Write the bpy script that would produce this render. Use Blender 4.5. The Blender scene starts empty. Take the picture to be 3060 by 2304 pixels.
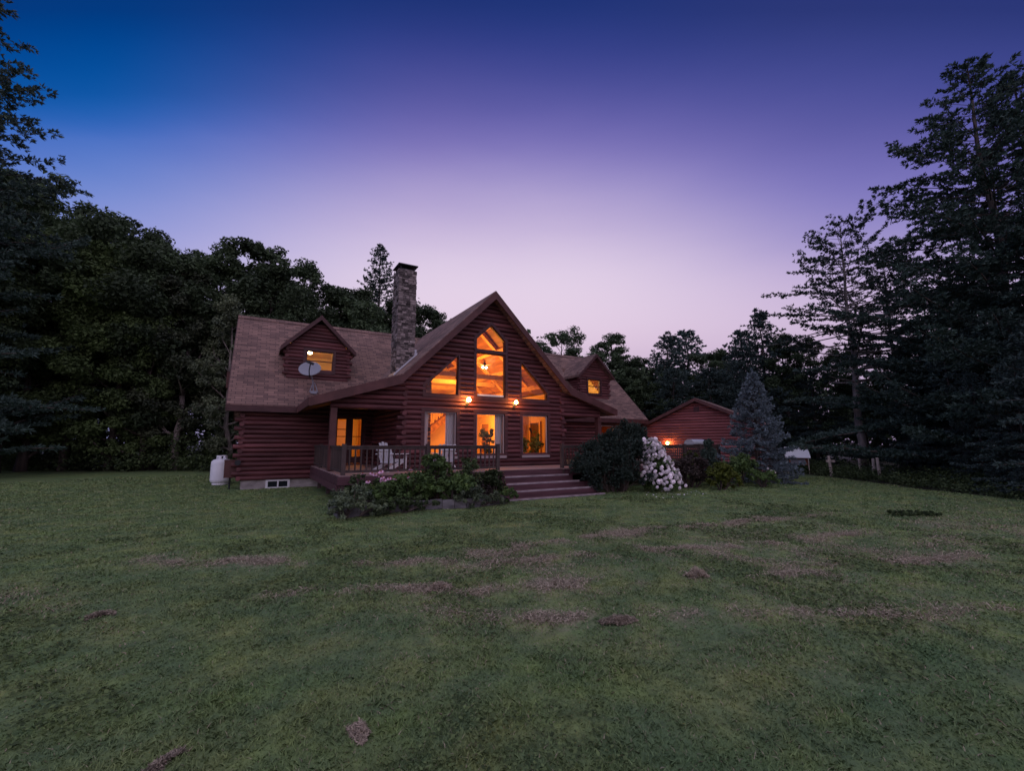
import bpy, math, random
import numpy as np
from mathutils import Vector, Matrix
R_ = math.radians
sc = bpy.context.scene
COL = sc.collection
# ---------------------------------------------------------------- camera
cd = bpy.data.cameras.new('camera'); cam = bpy.data.objects.new('camera', cd); COL.objects.link(cam)
cam.location = (-7.994, -15.421, 1.70); cam.rotation_euler = (R_(90 + 7.47), 0, R_(-30.26))
cd.sensor_width = 36; cd.lens = 15.585; cd.clip_start = .05; cd.clip_end = 3000
sc.camera = cam
# ---------------------------------------------------------------- dusk sky
W = bpy.data.worlds.new('World'); sc.world = W; W.use_nodes = True
def lin(r, g, b):
    f = lambda c: (c / 12.92 if c <= .04045 else ((c + .055) / 1.055) ** 2.4)
    return (f(r / 255), f(g / 255), f(b / 255), 1)
def build_sky():
    nt = W.node_tree; N = nt.nodes; L = nt.links
    bg = N['Background']
    tc = N.new('ShaderNodeTexCoord'); D = tc.outputs['Generated']
    def math_(op, a, b=0.0):
        m = N.new('ShaderNodeMath'); m.operation = op
        for k, q in ((0, a), (1, b)):
            if isinstance(q, (int, float)): m.inputs[k].default_value = q
            else: L.new(q, m.inputs[k])
        return m.outputs[0]
    def dot(v):
        d = N.new('ShaderNodeVectorMath'); d.operation = 'DOT_PRODUCT'; L.new(D, d.inputs[0]); d.inputs[1].default_value = v; return d.outputs['Value']
    # afterglow band lying along one quarter of the horizon: t = height over the band's vertical plane, sd = sideways from its middle
    fwd = math_('MAXIMUM', math_('ABSOLUTE', dot((.504, .864, 0))), .35)
    t = math_('DIVIDE', math_('MAXIMUM', dot((0, 0, 1)), 0.0), fwd); sd = math_('DIVIDE', dot((.864, -.504, 0)), fwd)
    wob = N.new('ShaderNodeTexNoise'); wob.inputs['Scale'].default_value = 2.6; wob.inputs['Detail'].default_value = 5
    mp = N.new('ShaderNodeMapping'); mp.inputs['Scale'].default_value = (1, 1, 4); L.new(D, mp.inputs[0]); L.new(mp.outputs[0], wob.inputs['Vector'])
    t = math_('ADD', t, math_('MULTIPLY', math_('SUBTRACT', wob.outputs[0], .5), .05)); t = math_('DIVIDE', t, 1.6)
    def ramp(stops):
        r = N.new('ShaderNodeValToRGB'); r.color_ramp.interpolation = 'B_SPLINE'; e = r.color_ramp.elements
        while len(e) < len(stops): e.new(.5)
        for k, (el, c) in enumerate(stops): e[k].position = el / 1.6; e[k].color = lin(*c)
        L.new(t, r.inputs[0]); return r.outputs[0]
    c = ramp([(0, (176, 156, 188)), (.2, (222, 198, 221)), (.273, (228, 207, 228)), (.386, (229, 212, 233)), (.5, (200, 183, 219)), (.62, (162, 150, 204)), (.741, (118, 110, 182)), (.866, (82, 84, 157)), (.996, (52, 64, 138)), (1.129, (28, 51, 117)), (1.5, (26, 44, 108))])
    l = ramp([(0, (120, 122, 172)), (.4, (158, 161, 218)), (.5, (142, 153, 216)), (.62, (110, 136, 208)), (.741, (72, 112, 196)), (.80, (38, 98, 182)), (.866, (9, 86, 166)), (.996, (1, 70, 146)), (1.1, (0, 58, 128)), (1.5, (16, 44, 108))])
    r = ramp([(0, (150, 130, 170)), (.25, (214, 192, 219)), (.386, (192, 174, 214)), (.5, (150, 141, 200)), (.62, (123, 117, 188)), (.741, (100, 97, 168)), (.866, (74, 79, 152)), (.996, (55, 65, 133)), (1.1, (44, 56, 119)), (1.5, (30, 44, 108))])
    def mix(lo, hi, a, b):
        m = N.new('ShaderNodeMapRange'); m.interpolation_type = 'SMOOTHSTEP'; L.new(sd, m.inputs[0]); m.inputs[1].default_value = lo; m.inputs[2].default_value = hi
        x = N.new('ShaderNodeMix'); x.data_type = 'RGBA'; L.new(m.outputs[0], x.inputs[0]); L.new(a, x.inputs[6]); L.new(b, x.inputs[7]); return x.outputs[2]
    # (the left-hand map range runs downwards)
    o = mix(.05, .85, mix(-.15, -1.08, c, l), r)
    L.new(o, bg.inputs[0]); bg.inputs[1].default_value = 1.0
build_sky()
# after-glow of the open dusk sky behind the photographer: one very soft sun
sl = bpy.data.lights.new('sun', 'SUN'); sun = bpy.data.objects.new('sun', sl); COL.objects.link(sun)
sl.energy = 1.3; sl.angle = R_(120); sl.color = (.98, .90, 1.0)
sun.rotation_euler = (R_(20), 0, R_(-20))
sc.view_settings.view_transform = 'Standard'; sc.view_settings.look = 'None'
sc.view_settings.exposure = 0; sc.view_settings.gamma = 1
sc.render.engine = 'CYCLES'
sc.cycles.use_denoising = True
sc.cycles.max_bounces = 6; sc.cycles.diffuse_bounces = 3; sc.cycles.glossy_bounces = 2; sc.cycles.transparent_max_bounces = 10
sc.cycles.transmission_bounces = 2; sc.cycles.sample_clamp_indirect = 3
sc.cycles.use_light_tree = True

# ---------------------------------------------------------------- materials
def mat(name, col, rough=.7, noise=None, tint=0, bump=None, spec=.3, metal=0, sheen=0, attr=None):
    """principled colour; noise=(scale vector, detail, [stops]) multiplies; tint = strength of the per-face 'tint' attribute"""
    m = bpy.data.materials.new(name); m.use_nodes = True; nt = m.node_tree; N = nt.nodes; L = nt.links
    b = N['Principled BSDF']; b.inputs['Roughness'].default_value = rough; b.inputs['Specular IOR Level'].default_value = spec
    b.inputs['Metallic'].default_value = metal
    rgb = N.new('ShaderNodeRGB'); rgb.outputs[0].default_value = (*col, 1); out = rgb.outputs[0]
    tc = N.new('ShaderNodeTexCoord')
    def mul(a, fac_socket, lo, hi):
        mr = N.new('ShaderNodeMapRange'); L.new(fac_socket, mr.inputs[0]); mr.inputs[3].default_value = lo; mr.inputs[4].default_value = hi
        v = N.new('ShaderNodeVectorMath'); v.operation = 'SCALE'; L.new(a, v.inputs[0]); L.new(mr.outputs[0], v.inputs['Scale']); return v.outputs[0]
    if noise:
        scl, det, lo, hi = noise
        mp = N.new('ShaderNodeMapping'); mp.inputs['Scale'].default_value = scl; L.new(tc.outputs['Object'], mp.inputs[0])
        nz = N.new('ShaderNodeTexNoise'); nz.inputs['Scale'].default_value = 1; nz.inputs['Detail'].default_value = det; L.new(mp.outputs[0], nz.inputs['Vector'])
        mr = N.new('ShaderNodeMapRange'); L.new(nz.outputs[0], mr.inputs[0]); mr.inputs[1].default_value = .3; mr.inputs[2].default_value = .7
        out = mul(out, mr.outputs[0], lo, hi)
    if tint:
        a = N.new('ShaderNodeAttribute'); a.attribute_name = 'tint'
        out = mul(out, a.outputs['Fac'], 1 - tint, 1 + tint)
    L.new(out, b.inputs['Base Color'])
    if bump:
        bs, bd = bump
        nb = N.new('ShaderNodeTexNoise'); nb.inputs['Scale'].default_value = bs; nb.inputs['Detail'].default_value = 4; L.new(tc.outputs['Object'], nb.inputs['Vector'])
        bn = N.new('ShaderNodeBump'); bn.inputs['Strength'].default_value = bd; bn.inputs['Distance'].default_value = .02
        L.new(nb.outputs[0], bn.inputs['Height']); L.new(bn.outputs[0], b.inputs['Normal'])
    return m
def leafmat(name, col, tint=.45, trans=.25, hue=None):
    m = bpy.data.materials.new(name); m.use_nodes = True; nt = m.node_tree; N = nt.nodes; L = nt.links
    b = N['Principled BSDF']; b.inputs['Roughness'].default_value = .65; b.inputs['Specular IOR Level'].default_value = .25
    a = N.new('ShaderNodeAttribute'); a.attribute_name = 'tint'
    c2 = hue or (col[0] * 1.3, col[1] * 1.15, col[2] * .8)
    mx = N.new('ShaderNodeMix'); mx.data_type = 'RGBA'; L.new(a.outputs['Fac'], mx.inputs[0])
    mx.inputs[6].default_value = (*[c * (1 - tint) for c in col], 1); mx.inputs[7].default_value = (*[c * (1 + tint) for c in c2], 1)
    oi = N.new('ShaderNodeObjectInfo'); mr = N.new('ShaderNodeMapRange'); L.new(oi.outputs['Random'], mr.inputs[0]); mr.inputs[3].default_value = .6; mr.inputs[4].default_value = 1.4
    v = N.new('ShaderNodeVectorMath'); v.operation = 'SCALE'; L.new(mx.outputs[2], v.inputs[0]); L.new(mr.outputs[0], v.inputs['Scale'])
    L.new(v.outputs[0], b.inputs['Base Color'])
    tr = N.new('ShaderNodeBsdfTranslucent'); L.new(v.outputs[0], tr.inputs[0])
    ms = N.new('ShaderNodeMixShader'); ms.inputs[0].default_value = trans; L.new(b.outputs[0], ms.inputs[1]); L.new(tr.outputs[0], ms.inputs[2])
    L.new(ms.outputs[0], N['Material Output'].inputs[0]); return m
def emit(name, col, s):
    m = bpy.data.materials.new(name); m.use_nodes = True; N = m.node_tree.nodes; b = N['Principled BSDF']
    b.inputs['Base Color'].default_value = (*col, 1); b.inputs['Emission Color'].default_value = (*col, 1); b.inputs['Emission Strength'].default_value = s; return m
def glass(name):
    m = bpy.data.materials.new(name); m.use_nodes = True; N = m.node_tree.nodes; L = m.node_tree.links
    t = N.new('ShaderNodeBsdfTransparent'); g = N.new('ShaderNodeBsdfGlossy'); g.inputs['Roughness'].default_value = .02
    fr = N.new('ShaderNodeFresnel'); fr.inputs[0].default_value = 1.45; ms = N.new('ShaderNodeMixShader')
    L.new(fr.outputs[0], ms.inputs[0]); L.new(t.outputs[0], ms.inputs[1]); L.new(g.outputs[0], ms.inputs[2]); L.new(ms.outputs[0], N['Material Output'].inputs[0]); return m
def shingle(name, axis):
    m = bpy.data.materials.new(name); m.use_nodes = True; nt = m.node_tree; N = nt.nodes; L = nt.links; b = N['Principled BSDF']
    tc = N.new('ShaderNodeTexCoord'); sp = N.new('ShaderNodeSeparateXYZ'); L.new(tc.outputs['Object'], sp.inputs[0])
    cb = N.new('ShaderNodeCombineXYZ'); sm = N.new('ShaderNodeMath'); sm.operation = 'MULTIPLY'
    if axis == 'x': L.new(sp.outputs['X'], cb.inputs[0]); L.new(sp.outputs['Z'], sm.inputs[0]); sm.inputs[1].default_value = 1.4
    else: L.new(sp.outputs['Y'], cb.inputs[0]); L.new(sp.outputs['X'], sm.inputs[0]); sm.inputs[1].default_value = 1.25
    L.new(sm.outputs[0], cb.inputs[1])
    br = N.new('ShaderNodeTexBrick'); L.new(cb.outputs[0], br.inputs['Vector']); br.offset = .37
    br.inputs['Color1'].default_value = (.270, .155, .128, 1); br.inputs['Color2'].default_value = (.122, .070, .064, 1); br.inputs['Mortar'].default_value = (.07, .042, .042, 1)
    br.inputs['Scale'].default_value = 1; br.inputs['Mortar Size'].default_value = .010; br.inputs['Brick Width'].default_value = .36; br.inputs['Row Height'].default_value = .135; br.inputs['Bias'].default_value = -.1
    nz = N.new('ShaderNodeTexNoise'); nz.inputs['Scale'].default_value = .9; nz.inputs['Detail'].default_value = 6; L.new(tc.outputs['Object'], nz.inputs['Vector'])
    mr = N.new('ShaderNodeMapRange'); L.new(nz.outputs[0], mr.inputs[0]); mr.inputs[1].default_value = .3; mr.inputs[2].default_value = .7; mr.inputs[3].default_value = .75; mr.inputs[4].default_value = 1.2
    v = N.new('ShaderNodeVectorMath'); v.operation = 'SCALE'; L.new(br.outputs[0], v.inputs[0]); L.new(mr.outputs[0], v.inputs['Scale'])
    L.new(v.outputs[0], b.inputs['Base Color']); b.inputs['Roughness'].default_value = .9
    bn = N.new('ShaderNodeBump'); bn.inputs['Strength'].default_value = .6; bn.inputs['Distance'].default_value = .02; bn.invert = True
    L.new(br.outputs['Fac'], bn.inputs['Height']); L.new(bn.outputs[0], b.inputs['Normal']); return m
M = {}
M['log'] = mat('log_stain_front', (.115, .038, .041), .55, ((.9, 9, 9), 5, .5, 1.45), .35, (40, .25))
M['log_side'] = mat('log_stain_side', (.115, .038, .041), .55, ((9, .9, 9), 5, .5, 1.45), .35, (40, .25))
M['log_garage'] = mat('log_stain_garage', (.29, .092, .098), .55, ((9, .8, 9), 5, .7, 1.25), .2, (40, .25))
M['trim'] = mat('dark_trim', (.075, .030, .032), .5, ((6, 6, 6), 4, .75, 1.2))
M['fascia'] = mat('fascia_red', (.105, .040, .038), .5, ((3, 3, 3), 5, .7, 1.2))
M['sash'] = mat('sash_grey', (.34, .27, .27), .5)
M['shx'] = shingle('shingles_long', 'x'); M['shy'] = shingle('shingles_cross', 'y')
M['soffit'] = mat('soffit_wood', (.09, .04, .032), .6, ((8, 8, 8), 3, .7, 1.2))
M['pine'] = mat('interior_pine', (.62, .36, .15), .5, ((1.2, 6, 6), 5, .65, 1.2), .18)
M['plank'] = mat('ceiling_plank', (.36, .17, .055), .5, ((7, .7, 7), 5, .55, 1.25), .22)
M['beam'] = mat('interior_beam', (.78, .50, .22), .5, ((5, 5, 5), 4, .8, 1.15))
M['plaster'] = mat('interior_plaster', (.72, .52, .27), .8)
M['cream'] = mat('bedroom_plaster', (.75, .62, .40), .8)
M['floor'] = mat('interior_floor', (.35, .20, .10), .4)
M['glass'] = glass('window_glass')
M['stone'] = mat('chimney_stone', (.20, .160, .155), .85, ((7, 7, 11), 5, .55, 1.35), .75, (30, .5))
M['mortar'] = mat('chimney_mortar', (.13, .115, .12), .9)
M['flash'] = mat('flashing_metal', (.55, .55, .6), .35, metal=.6)
M['concrete'] = mat('foundation_concrete', (.38, .34, .33), .9, ((2.5, 2.5, 5), 6, .5, 1.2), 0, (20, .3))
M['whiteframe'] = mat('white_frame', (.7, .7, .72), .5)
M['darkglass'] = mat('dark_pane', (.015, .02, .025), .08, spec=.6)
M['deck'] = mat('deck_boards', (.30, .20, .19), .7, ((.7, 12, 12), 5, .7, 1.2), .15)
M['deckred'] = mat('deck_red_stain', (.085, .036, .044), .6, ((.8, 9, 9), 5, .6, 1.4), .1)
M['nosing'] = mat('worn_step_edge', (.34, .27, .29), .7, ((4, 4, 4), 5, .65, 1.2))
M['rail'] = mat('weathered_rail', (.068, .046, .042), .7, ((6, 6, 2), 4, .65, 1.3), .2)
M['white'] = mat('white_paint', (.72, .71, .74), .5)
M['tank'] = mat('tank_paint', (.80, .79, .84), .35, ((3, 3, 3), 4, .92, 1.03))
M['dish'] = mat('dish_grey', (.27, .27, .32), .4)
M['dark'] = mat('dark_metal', (.03, .03, .035), .5, metal=.3)
M['bark'] = mat('bark', (.085, .066, .058), .9, ((6, 6, 1.2), 5, .5, 1.5), 0, (12, .6))
M['barkpale'] = mat('bark_pale', (.24, .20, .185), .9, ((6, 6, 2), 5, .5, 1.4), 0, (12, .6))
M['oak'] = leafmat('oak_leaves', (.052, .080, .045), hue=(.080, .114, .055))
M['maple'] = leafmat('maple_leaves', (.090, .140, .052), hue=(.135, .190, .066))
M['birch'] = leafmat('birch_leaves', (.090, .118, .092))
M['pineN'] = leafmat('pine_needles', (.040, .066, .056), .4, .15, (.056, .088, .072))
M['hemlock'] = leafmat('hemlock_needles', (.052, .082, .074), .45, .15, (.080, .118, .106))
M['spruce'] = leafmat('blue_spruce_needles', (.070, .094, .106), .5, .1, (.155, .195, .22))
M['yew'] = leafmat('yew_needles', (.032, .052, .042), .4, .15, (.054, .080, .064))
M['shrub'] = leafmat('shrub_leaves', (.060, .108, .042))
M['greyshrub'] = leafmat('grey_shrub_leaves', (.11, .155, .115))
M['plum'] = leafmat('plum_shrub_leaves', (.050, .040, .046))
M['yellowgreen'] = leafmat('yellow_green_leaves', (.085, .115, .022))
M['houseplant'] = leafmat('houseplant_leaves', (.22, .27, .10))
M['weed'] = leafmat('weed_leaves', (.046, .074, .038))
M['clover'] = leafmat('clover_leaves', (.115, .175, .060), .45, .2, (.17, .235, .085))
M['heap'] = leafmat('matted_straw', (.22, .17, .125), .45, .1, (.33, .265, .20))
M['petal'] = leafmat('hydrangea_petals', (.93, .86, .88), .03, .4, (.97, .90, .93))
M['pink'] = leafmat('coneflower_petals', (.62, .34, .50), .2, .3, (.75, .45, .6))
M['straw'] = leafmat('dry_straw', (.34, .275, .195), .4, .2, (.52, .43, .325))
M['post'] = mat('weathered_post', (.58, .48, .43), .9, ((5, 5, 2), 4, .6, 1.2))
M['coopred'] = mat('coop_red', (.28, .09, .06), .8)
M['steel'] = mat('steel_lid', (.62, .64, .68), .28, metal=.5)
M['curtain'] = mat('curtain_cloth', (.62, .60, .62), .9)
M['timber'] = mat('bed_edging', (.15, .14, .145), .9, ((3, 8, 8), 5, .5, 1.3), .2, (18, .5))
M['soil'] = mat('garden_soil', (.035, .026, .02), .95, ((5, 5, 5), 4, .6, 1.3))
M['globe'] = emit('lit_globe', (1, .62, .22), 14)
M['bulb'] = emit('lit_bulb', (1, .74, .38), 22)
M['black'] = mat('near_black', (.012, .012, .012), .5)
M['art'] = mat('art_paper', (.55, .42, .25), .8, ((4, 4, 4), 3, .6, 1.2))

# ---------------------------------------------------------------- helpers
class MB:
    def __init__(s): s.v = []; s.f = []; s.t = []
    def add(s, vs, fs, t=.5):
        o = len(s.v); s.v += [tuple(p) for p in vs]; s.f += [tuple(i + o for i in f) for f in fs]; s.t += [t] * len(fs); return s
    def box(s, x0, x1, y0, y1, z0, z1, t=.5):
        return s.add([(x0, y0, z0), (x1, y0, z0), (x1, y1, z0), (x0, y1, z0), (x0, y0, z1), (x1, y0, z1), (x1, y1, z1), (x0, y1, z1)],
                     [(0, 3, 2, 1), (4, 5, 6, 7), (0, 1, 5, 4), (1, 2, 6, 5), (2, 3, 7, 6), (3, 0, 4, 7)], t)
    def bar(s, a, b, w, h, up=(0, 0, 1), t=.5):
        a = Vector(a); b = Vector(b); d = (b - a).normalized(); u = Vector(up)
        if abs(d.dot(u)) > .98: u = Vector((0, 1, 0))
        x = d.cross(u).normalized() * (w / 2); z = x.cross(d).normalized() * (h / 2)
        vs = [a - x - z, a + x - z, a + x + z, a - x + z, b - x - z, b + x - z, b + x + z, b - x + z]
        return s.add(vs, [(0, 1, 2, 3), (7, 6, 5, 4), (0, 4, 5, 1), (1, 5, 6, 2), (2, 6, 7, 3), (3, 7, 4, 0)], t)
    def tube(s, pts, rad, n=8, caps=True, t=.5):
        pts = [Vector(p) for p in pts]; k = len(pts)
        if not hasattr(rad, '__len__'): rad = [rad] * k
        vs = []; ref = None
        for i, p in enumerate(pts):
            d = (pts[min(i + 1, k - 1)] - pts[max(i - 1, 0)]).normalized()
            if ref is None: ref = Vector((1, 0, 0)) if abs(d.x) < .8 else Vector((0, 1, 0))
            x = (ref - d * ref.dot(d)).normalized(); ref = x; y = d.cross(x)
            for j in range(n):
                a = 2 * math.pi * j / n; vs.append(p + (x * math.cos(a) + y * math.sin(a)) * rad[i])
        fs = []
        for i in range(k - 1):
            for j in range(n):
                j2 = (j + 1) % n; fs.append((i * n + j, i * n + j2, (i + 1) * n + j2, (i + 1) * n + j))
        if caps: fs += [tuple(range(n - 1, -1, -1)), tuple(range((k - 1) * n, k * n))]
        return s.add(vs, fs, t)
    def lathe(s, prof, n=24, c=(0, 0, 0), t=.5):
        vs = []; fs = []
        for r, z in prof:
            for j in range(n):
                a = 2 * math.pi * j / n; vs.append((c[0] + r * math.cos(a), c[1] + r * math.sin(a), c[2] + z))
        for i in range(len(prof) - 1):
            for j in range(n):
                j2 = (j + 1) % n; fs.append((i * n + j, i * n + j2, (i + 1) * n + j2, (i + 1) * n + j))
        fs += [tuple(range(n - 1, -1, -1)), tuple(range((len(prof) - 1) * n, len(prof) * n))]
        return s.add(vs, fs, t)
    def ball(s, c, r, n=10, sz=(1, 1, 1), t=.5):
        pr = [(max(.02, math.sin(math.pi * i / n)) * r, -math.cos(math.pi * i / n) * r) for i in range(n + 1)]
        vs = []; o = MB().lathe(pr, n * 2)
        return s.add([(c[0] + p[0] * sz[0], c[1] + p[1] * sz[1], c[2] + p[2] * sz[2]) for p in o.v], o.f, t)
    def prism(s, poly, ext, t=.5):
        """closed prism from a 3-D polygon swept by a vector"""
        n = len(poly); e = Vector(ext); vs = [Vector(p) for p in poly] + [Vector(p) + e for p in poly]
        fs = [tuple(range(n)), tuple(range(2 * n - 1, n - 1, -1))] + [((i + 1) % n, i, n + i, n + (i + 1) % n) for i in range(n)]
        return s.add(vs, fs, t)
    def build(s, name, m, parent=None, smooth=False, loc=None):
        me = bpy.data.meshes.new(name); me.from_pydata(s.v, [], s.f); me.materials.append(m)
        a = me.attributes.new('tint', 'FLOAT', 'FACE'); a.data.foreach_set('value', np.array(s.t, np.float32))
        bmz = __import__('bmesh').new(); bmz.from_mesh(me); __import__('bmesh').ops.recalc_face_normals(bmz, faces=bmz.faces); bmz.to_mesh(me); bmz.free()
        if smooth:
            me.polygons.foreach_set('use_smooth', np.ones(len(me.polygons), bool))
        o = bpy.data.objects.new(name, me); COL.objects.link(o); o.parent = parent
        if loc: o.location = loc
        return o
def quads(name, V, tint, m, parent=None, loc=None, k=4):
    """V: (n,k,3) loose polygons with k corners, made fast"""
    n = len(V); me = bpy.data.meshes.new(name)
    me.vertices.add(n * k); me.vertices.foreach_set('co', np.ascontiguousarray(V, np.float32).ravel())
    me.loops.add(n * k); me.loops.foreach_set('vertex_index', np.arange(n * k, dtype=np.int32))
    me.polygons.add(n); me.polygons.foreach_set('loop_start', np.arange(0, n * k, k, dtype=np.int32)); me.polygons.foreach_set('loop_total', np.full(n, k, np.int32))
    me.update(calc_edges=True); me.materials.append(m)
    a = me.attributes.new('tint', 'FLOAT', 'FACE'); a.data.foreach_set('value', np.asarray(tint, np.float32))
    if name is None: return me
    o = bpy.data.objects.new(name, me); COL.objects.link(o); o.parent = parent
    if loc: o.location = loc
    return o
def tag(o, label=None, cat=None, group=None, kind=None):
    if label: o['label'] = label
    if cat: o['category'] = cat
    if group: o['group'] = group
    if kind: o['kind'] = kind
    return o
def thing(name, label, cat, loc=(0, 0, 0), rz=0, group=None):
    o = bpy.data.objects.new(name, None); COL.objects.link(o); o.empty_display_size = .2
    o.location = loc; o.rotation_euler = (0, 0, rz); return tag(o, label, cat, group)
def copy_tree(o, parent=None):
    c = o.copy(); COL.objects.link(c); c.parent = parent
    for ch in list(o.children): copy_tree(ch, c)
    return c
def lamp(name, loc, e, col, r=.08, parent=None):
    l = bpy.data.lights.new(name, 'POINT'); l.energy = e; l.color = col; l.shadow_soft_size = r
    o = bpy.data.objects.new(name, l); COL.objects.link(o); o.location = loc; o.parent = parent; return o
def offset(poly, w):
    """grow (w>0) or shrink a convex CCW polygon in 2-D"""
    n = len(poly); out = []
    for i in range(n):
        p0, p1, p2 = poly[i - 1], poly[i], poly[(i + 1) % n]
        def nrm(a, b):
            dx, dy = b[0] - a[0], b[1] - a[1]; l = math.hypot(dx, dy); return dy / l, -dx / l
        n1 = nrm(p0, p1); n2 = nrm(p1, p2); d = 1 + n1[0] * n2[0] + n1[1] * n2[1]
        k = min(1 / d, 1.4) if d > 0 else 1
        out.append((p1[0] + (n1[0] + n2[0]) * w * k, p1[1] + (n1[1] + n2[1]) * w * k))
    return out
def ring(mb, P, inner, outer, d0, d1, t=.5):
    n = len(inner)
    vs = [P(*p, d1) for p in outer] + [P(*p, d1) for p in inner] + [P(*p, d0) for p in outer] + [P(*p, d0) for p in inner]
    fs = []
    for i in range(n):
        j = (i + 1) % n
        fs += [(i, j, n + j, n + i), (2 * n + i, 2 * n + j, j, i), (n + i, n + j, 3 * n + j, 3 * n + i), (3 * n + i, 3 * n + j, 2 * n + j, 2 * n + i)]
    mb.add(vs, fs, t)
def span(poly, z):
    """interval of a convex polygon at height z"""
    xs = []; n = len(poly)
    for i in range(n):
        (x0, z0), (x1, z1) = poly[i], poly[(i + 1) % n]
        if (z0 - z) * (z1 - z) <= 0 and z0 != z1: xs.append(x0 + (x1 - x0) * (z - z0) / (z1 - z0))
    return (min(xs), max(xs))
S = .1745
rl = random.Random(4)
def log_wall(mb, P, ext, z0, z1, openings=(), s=S, bulge=.105, back=.10, nprof=7):
    rows = max(1, round((z1 - z0) / s)); s = (z1 - z0) / rows
    for r in range(rows):
        zc = z0 + (r + .5) * s; t = rl.random(); bl = bulge * rl.uniform(.9, 1.1)
        prof = [(zc - s / 2 * math.cos(math.pi * k / (nprof - 1)), bl * max(0, math.sin(math.pi * k / (nprof - 1))) ** .85) for k in range(nprof)]
        cuts = []
        for op in openings:
            a = min(p[1] for p in op); b = max(p[1] for p in op)
            if a < zc < b: cuts.append((op, a, b))
        cuts.sort(key=lambda c: span(c[0], min(max(zc, c[1] + .001), c[2] - .001))[0])
        segs = []
        left = lambda z: ext(z)[0]
        for op, a, b in cuts:
            cl = lambda z, op=op, a=a, b=b: span(op, min(max(z, a + .002), b - .002))
            segs.append((left, (lambda z, cl=cl: cl(z)[0]))); left = (lambda z, cl=cl: cl(z)[1])
        segs.append((left, lambda z: ext(z)[1]))
        for fl, fr in segs:
            if fr(zc) - fl(zc) < .02: continue
            A = [(z, d) for z, d in prof] + [(prof[-1][0], -back), (prof[0][0], -back)]
            n = len(A); vs = []
            for z, d in A:
                a, b = fl(z), fr(z)
                if b < a: a = b = (a + b) / 2
                vs.append(P(a, z, d))
            for z, d in A:
                a, b = fl(z), fr(z)
                if b < a: a = b = (a + b) / 2
                vs.append(P(b, z, d))
            fs = [(i, (i + 1) % n, n + (i + 1) % n, n + i) for i in range(n)] + [tuple(range(n - 1, -1, -1)), tuple(range(n, 2 * n))]
            mb.add(vs, fs, t)
def front(y): return lambda u, z, d: (u, y - d, z)
def west(x): return lambda u, z, d: (x - d, u, z)
def east(x): return lambda u, z, d: (x + d, u, z)
def stubs(mb, x, y, z0, z1, sx, phase=0, L=.24, s=S, sy=-1):
    """crossing log ends at a corner: alternate rows stick out sideways / forwards"""
    rows = round((z1 - z0) / s); s = (z1 - z0) / rows
    for r in range(rows):
        zc = z0 + (r + .5) * s; t = rl.random(); j = rl.uniform(-.02, .02)
        if (r + phase) % 2 == 0: mb.tube([(x - sx * .1, y - .01, zc), (x + sx * (L + j), y - .01, zc)], s * .5, 10, t=t)
        else: mb.tube([(x + sx * .01, y - sy * .1, zc), (x + sx * .01, y + sy * (L * .62 + j), zc)], s * .5, 10, t=t)

# ================================================================ LOG HOUSE
house = thing('log_house', 'large dark red log house with a tall glazed gable, lit windows and brown shingle roof', 'house')
ZP, ZR, YR, SM = 7.72, 7.60, 8.283, 1.0177          # gable ridge, main ridge, main ridge y, main slope
YW, XL, XR = 4.38, -8.33, 12.42                     # wing front wall, end walls
GX = 3.42                                            # half width of the gable front
ZB = 4.11; XBL = 3.60                                # break of the gable roof
def gable_top(x):                                    # top of the cross gable's roof
    a = abs(x); return ZP - a * (ZP - ZB) / XBL if a <= XBL else ZB - (a - XBL) * .325
def main_top(y): return 3.17 + SM * (y - 3.93) if y <= YR else ZR - SM * (y - YR)
TH = .24
# ---- openings of the front gable (x, z), counter-clockwise
zt, zb = 2.86, 1.24
low = [[(-2.68, zb), (-1.44, zb), (-1.44, zt), (-2.68, zt)], [(-.62, zb), (.62, zb), (.62, zt), (-.62, zt)], [(1.44, zb), (2.68, zb), (2.68, zt), (1.44, zt)]]
trapL = [(-2.66, 3.50), (-1.40, 3.50), (-1.40, 5.02), (-2.66, 3.82)]
trapR = [(1.40, 3.50), (2.66, 3.50), (2.66, 3.82), (1.40, 5.02)]
mid = [(-.64, 3.50), (.64, 3.50), (.64, 5.24), (-.64, 5.24)]
pent = [(-.64, 5.36), (.64, 5.36), (.64, 5.80), (0, 6.40), (-.64, 5.80)]
tall = [(-.64, 3.50), (.64, 3.50), (.64, 5.80), (0, 6.40), (-.64, 5.80)]
w = MB()
def gext(z):
    if z < 3.7: return (-GX, GX)
    a = min(GX, (ZP - TH - z) * XBL / (ZP - ZB)); return (-max(a, 0), max(a, 0))
log_wall(w, front(0), gext, .80, 7.42, low + [trapL, trapR, tall])
stubs(w, -GX, 0, .80, 3.70, -1, 0); stubs(w, GX, 0, .80, 3.70, 1, 0)
w.build('front_wall', M['log'], house)
# porch gable infills beside the gable and beams under them
for sx in (-1, 1):
    w = MB()
    lo, hi = (-5.85, -GX) if sx < 0 else (GX, 5.55)
    def pext(z, lo=lo, hi=hi, sx=sx):
        xm = XBL + (ZB - TH - z) / .325
        return (max(lo, -xm), hi) if sx < 0 else (lo, min(hi, xm))
    log_wall(w, front(-.01), pext, 2.86, 3.88)
    w.build('porch_infill', M['log'], house)
for sx, px in ((-1, -5.74), (1, 5.52)):
    MB().box(px - .1, px + .1, -.10, .12, .84, 2.86).build('porch_post', M['fascia'], house)
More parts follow.
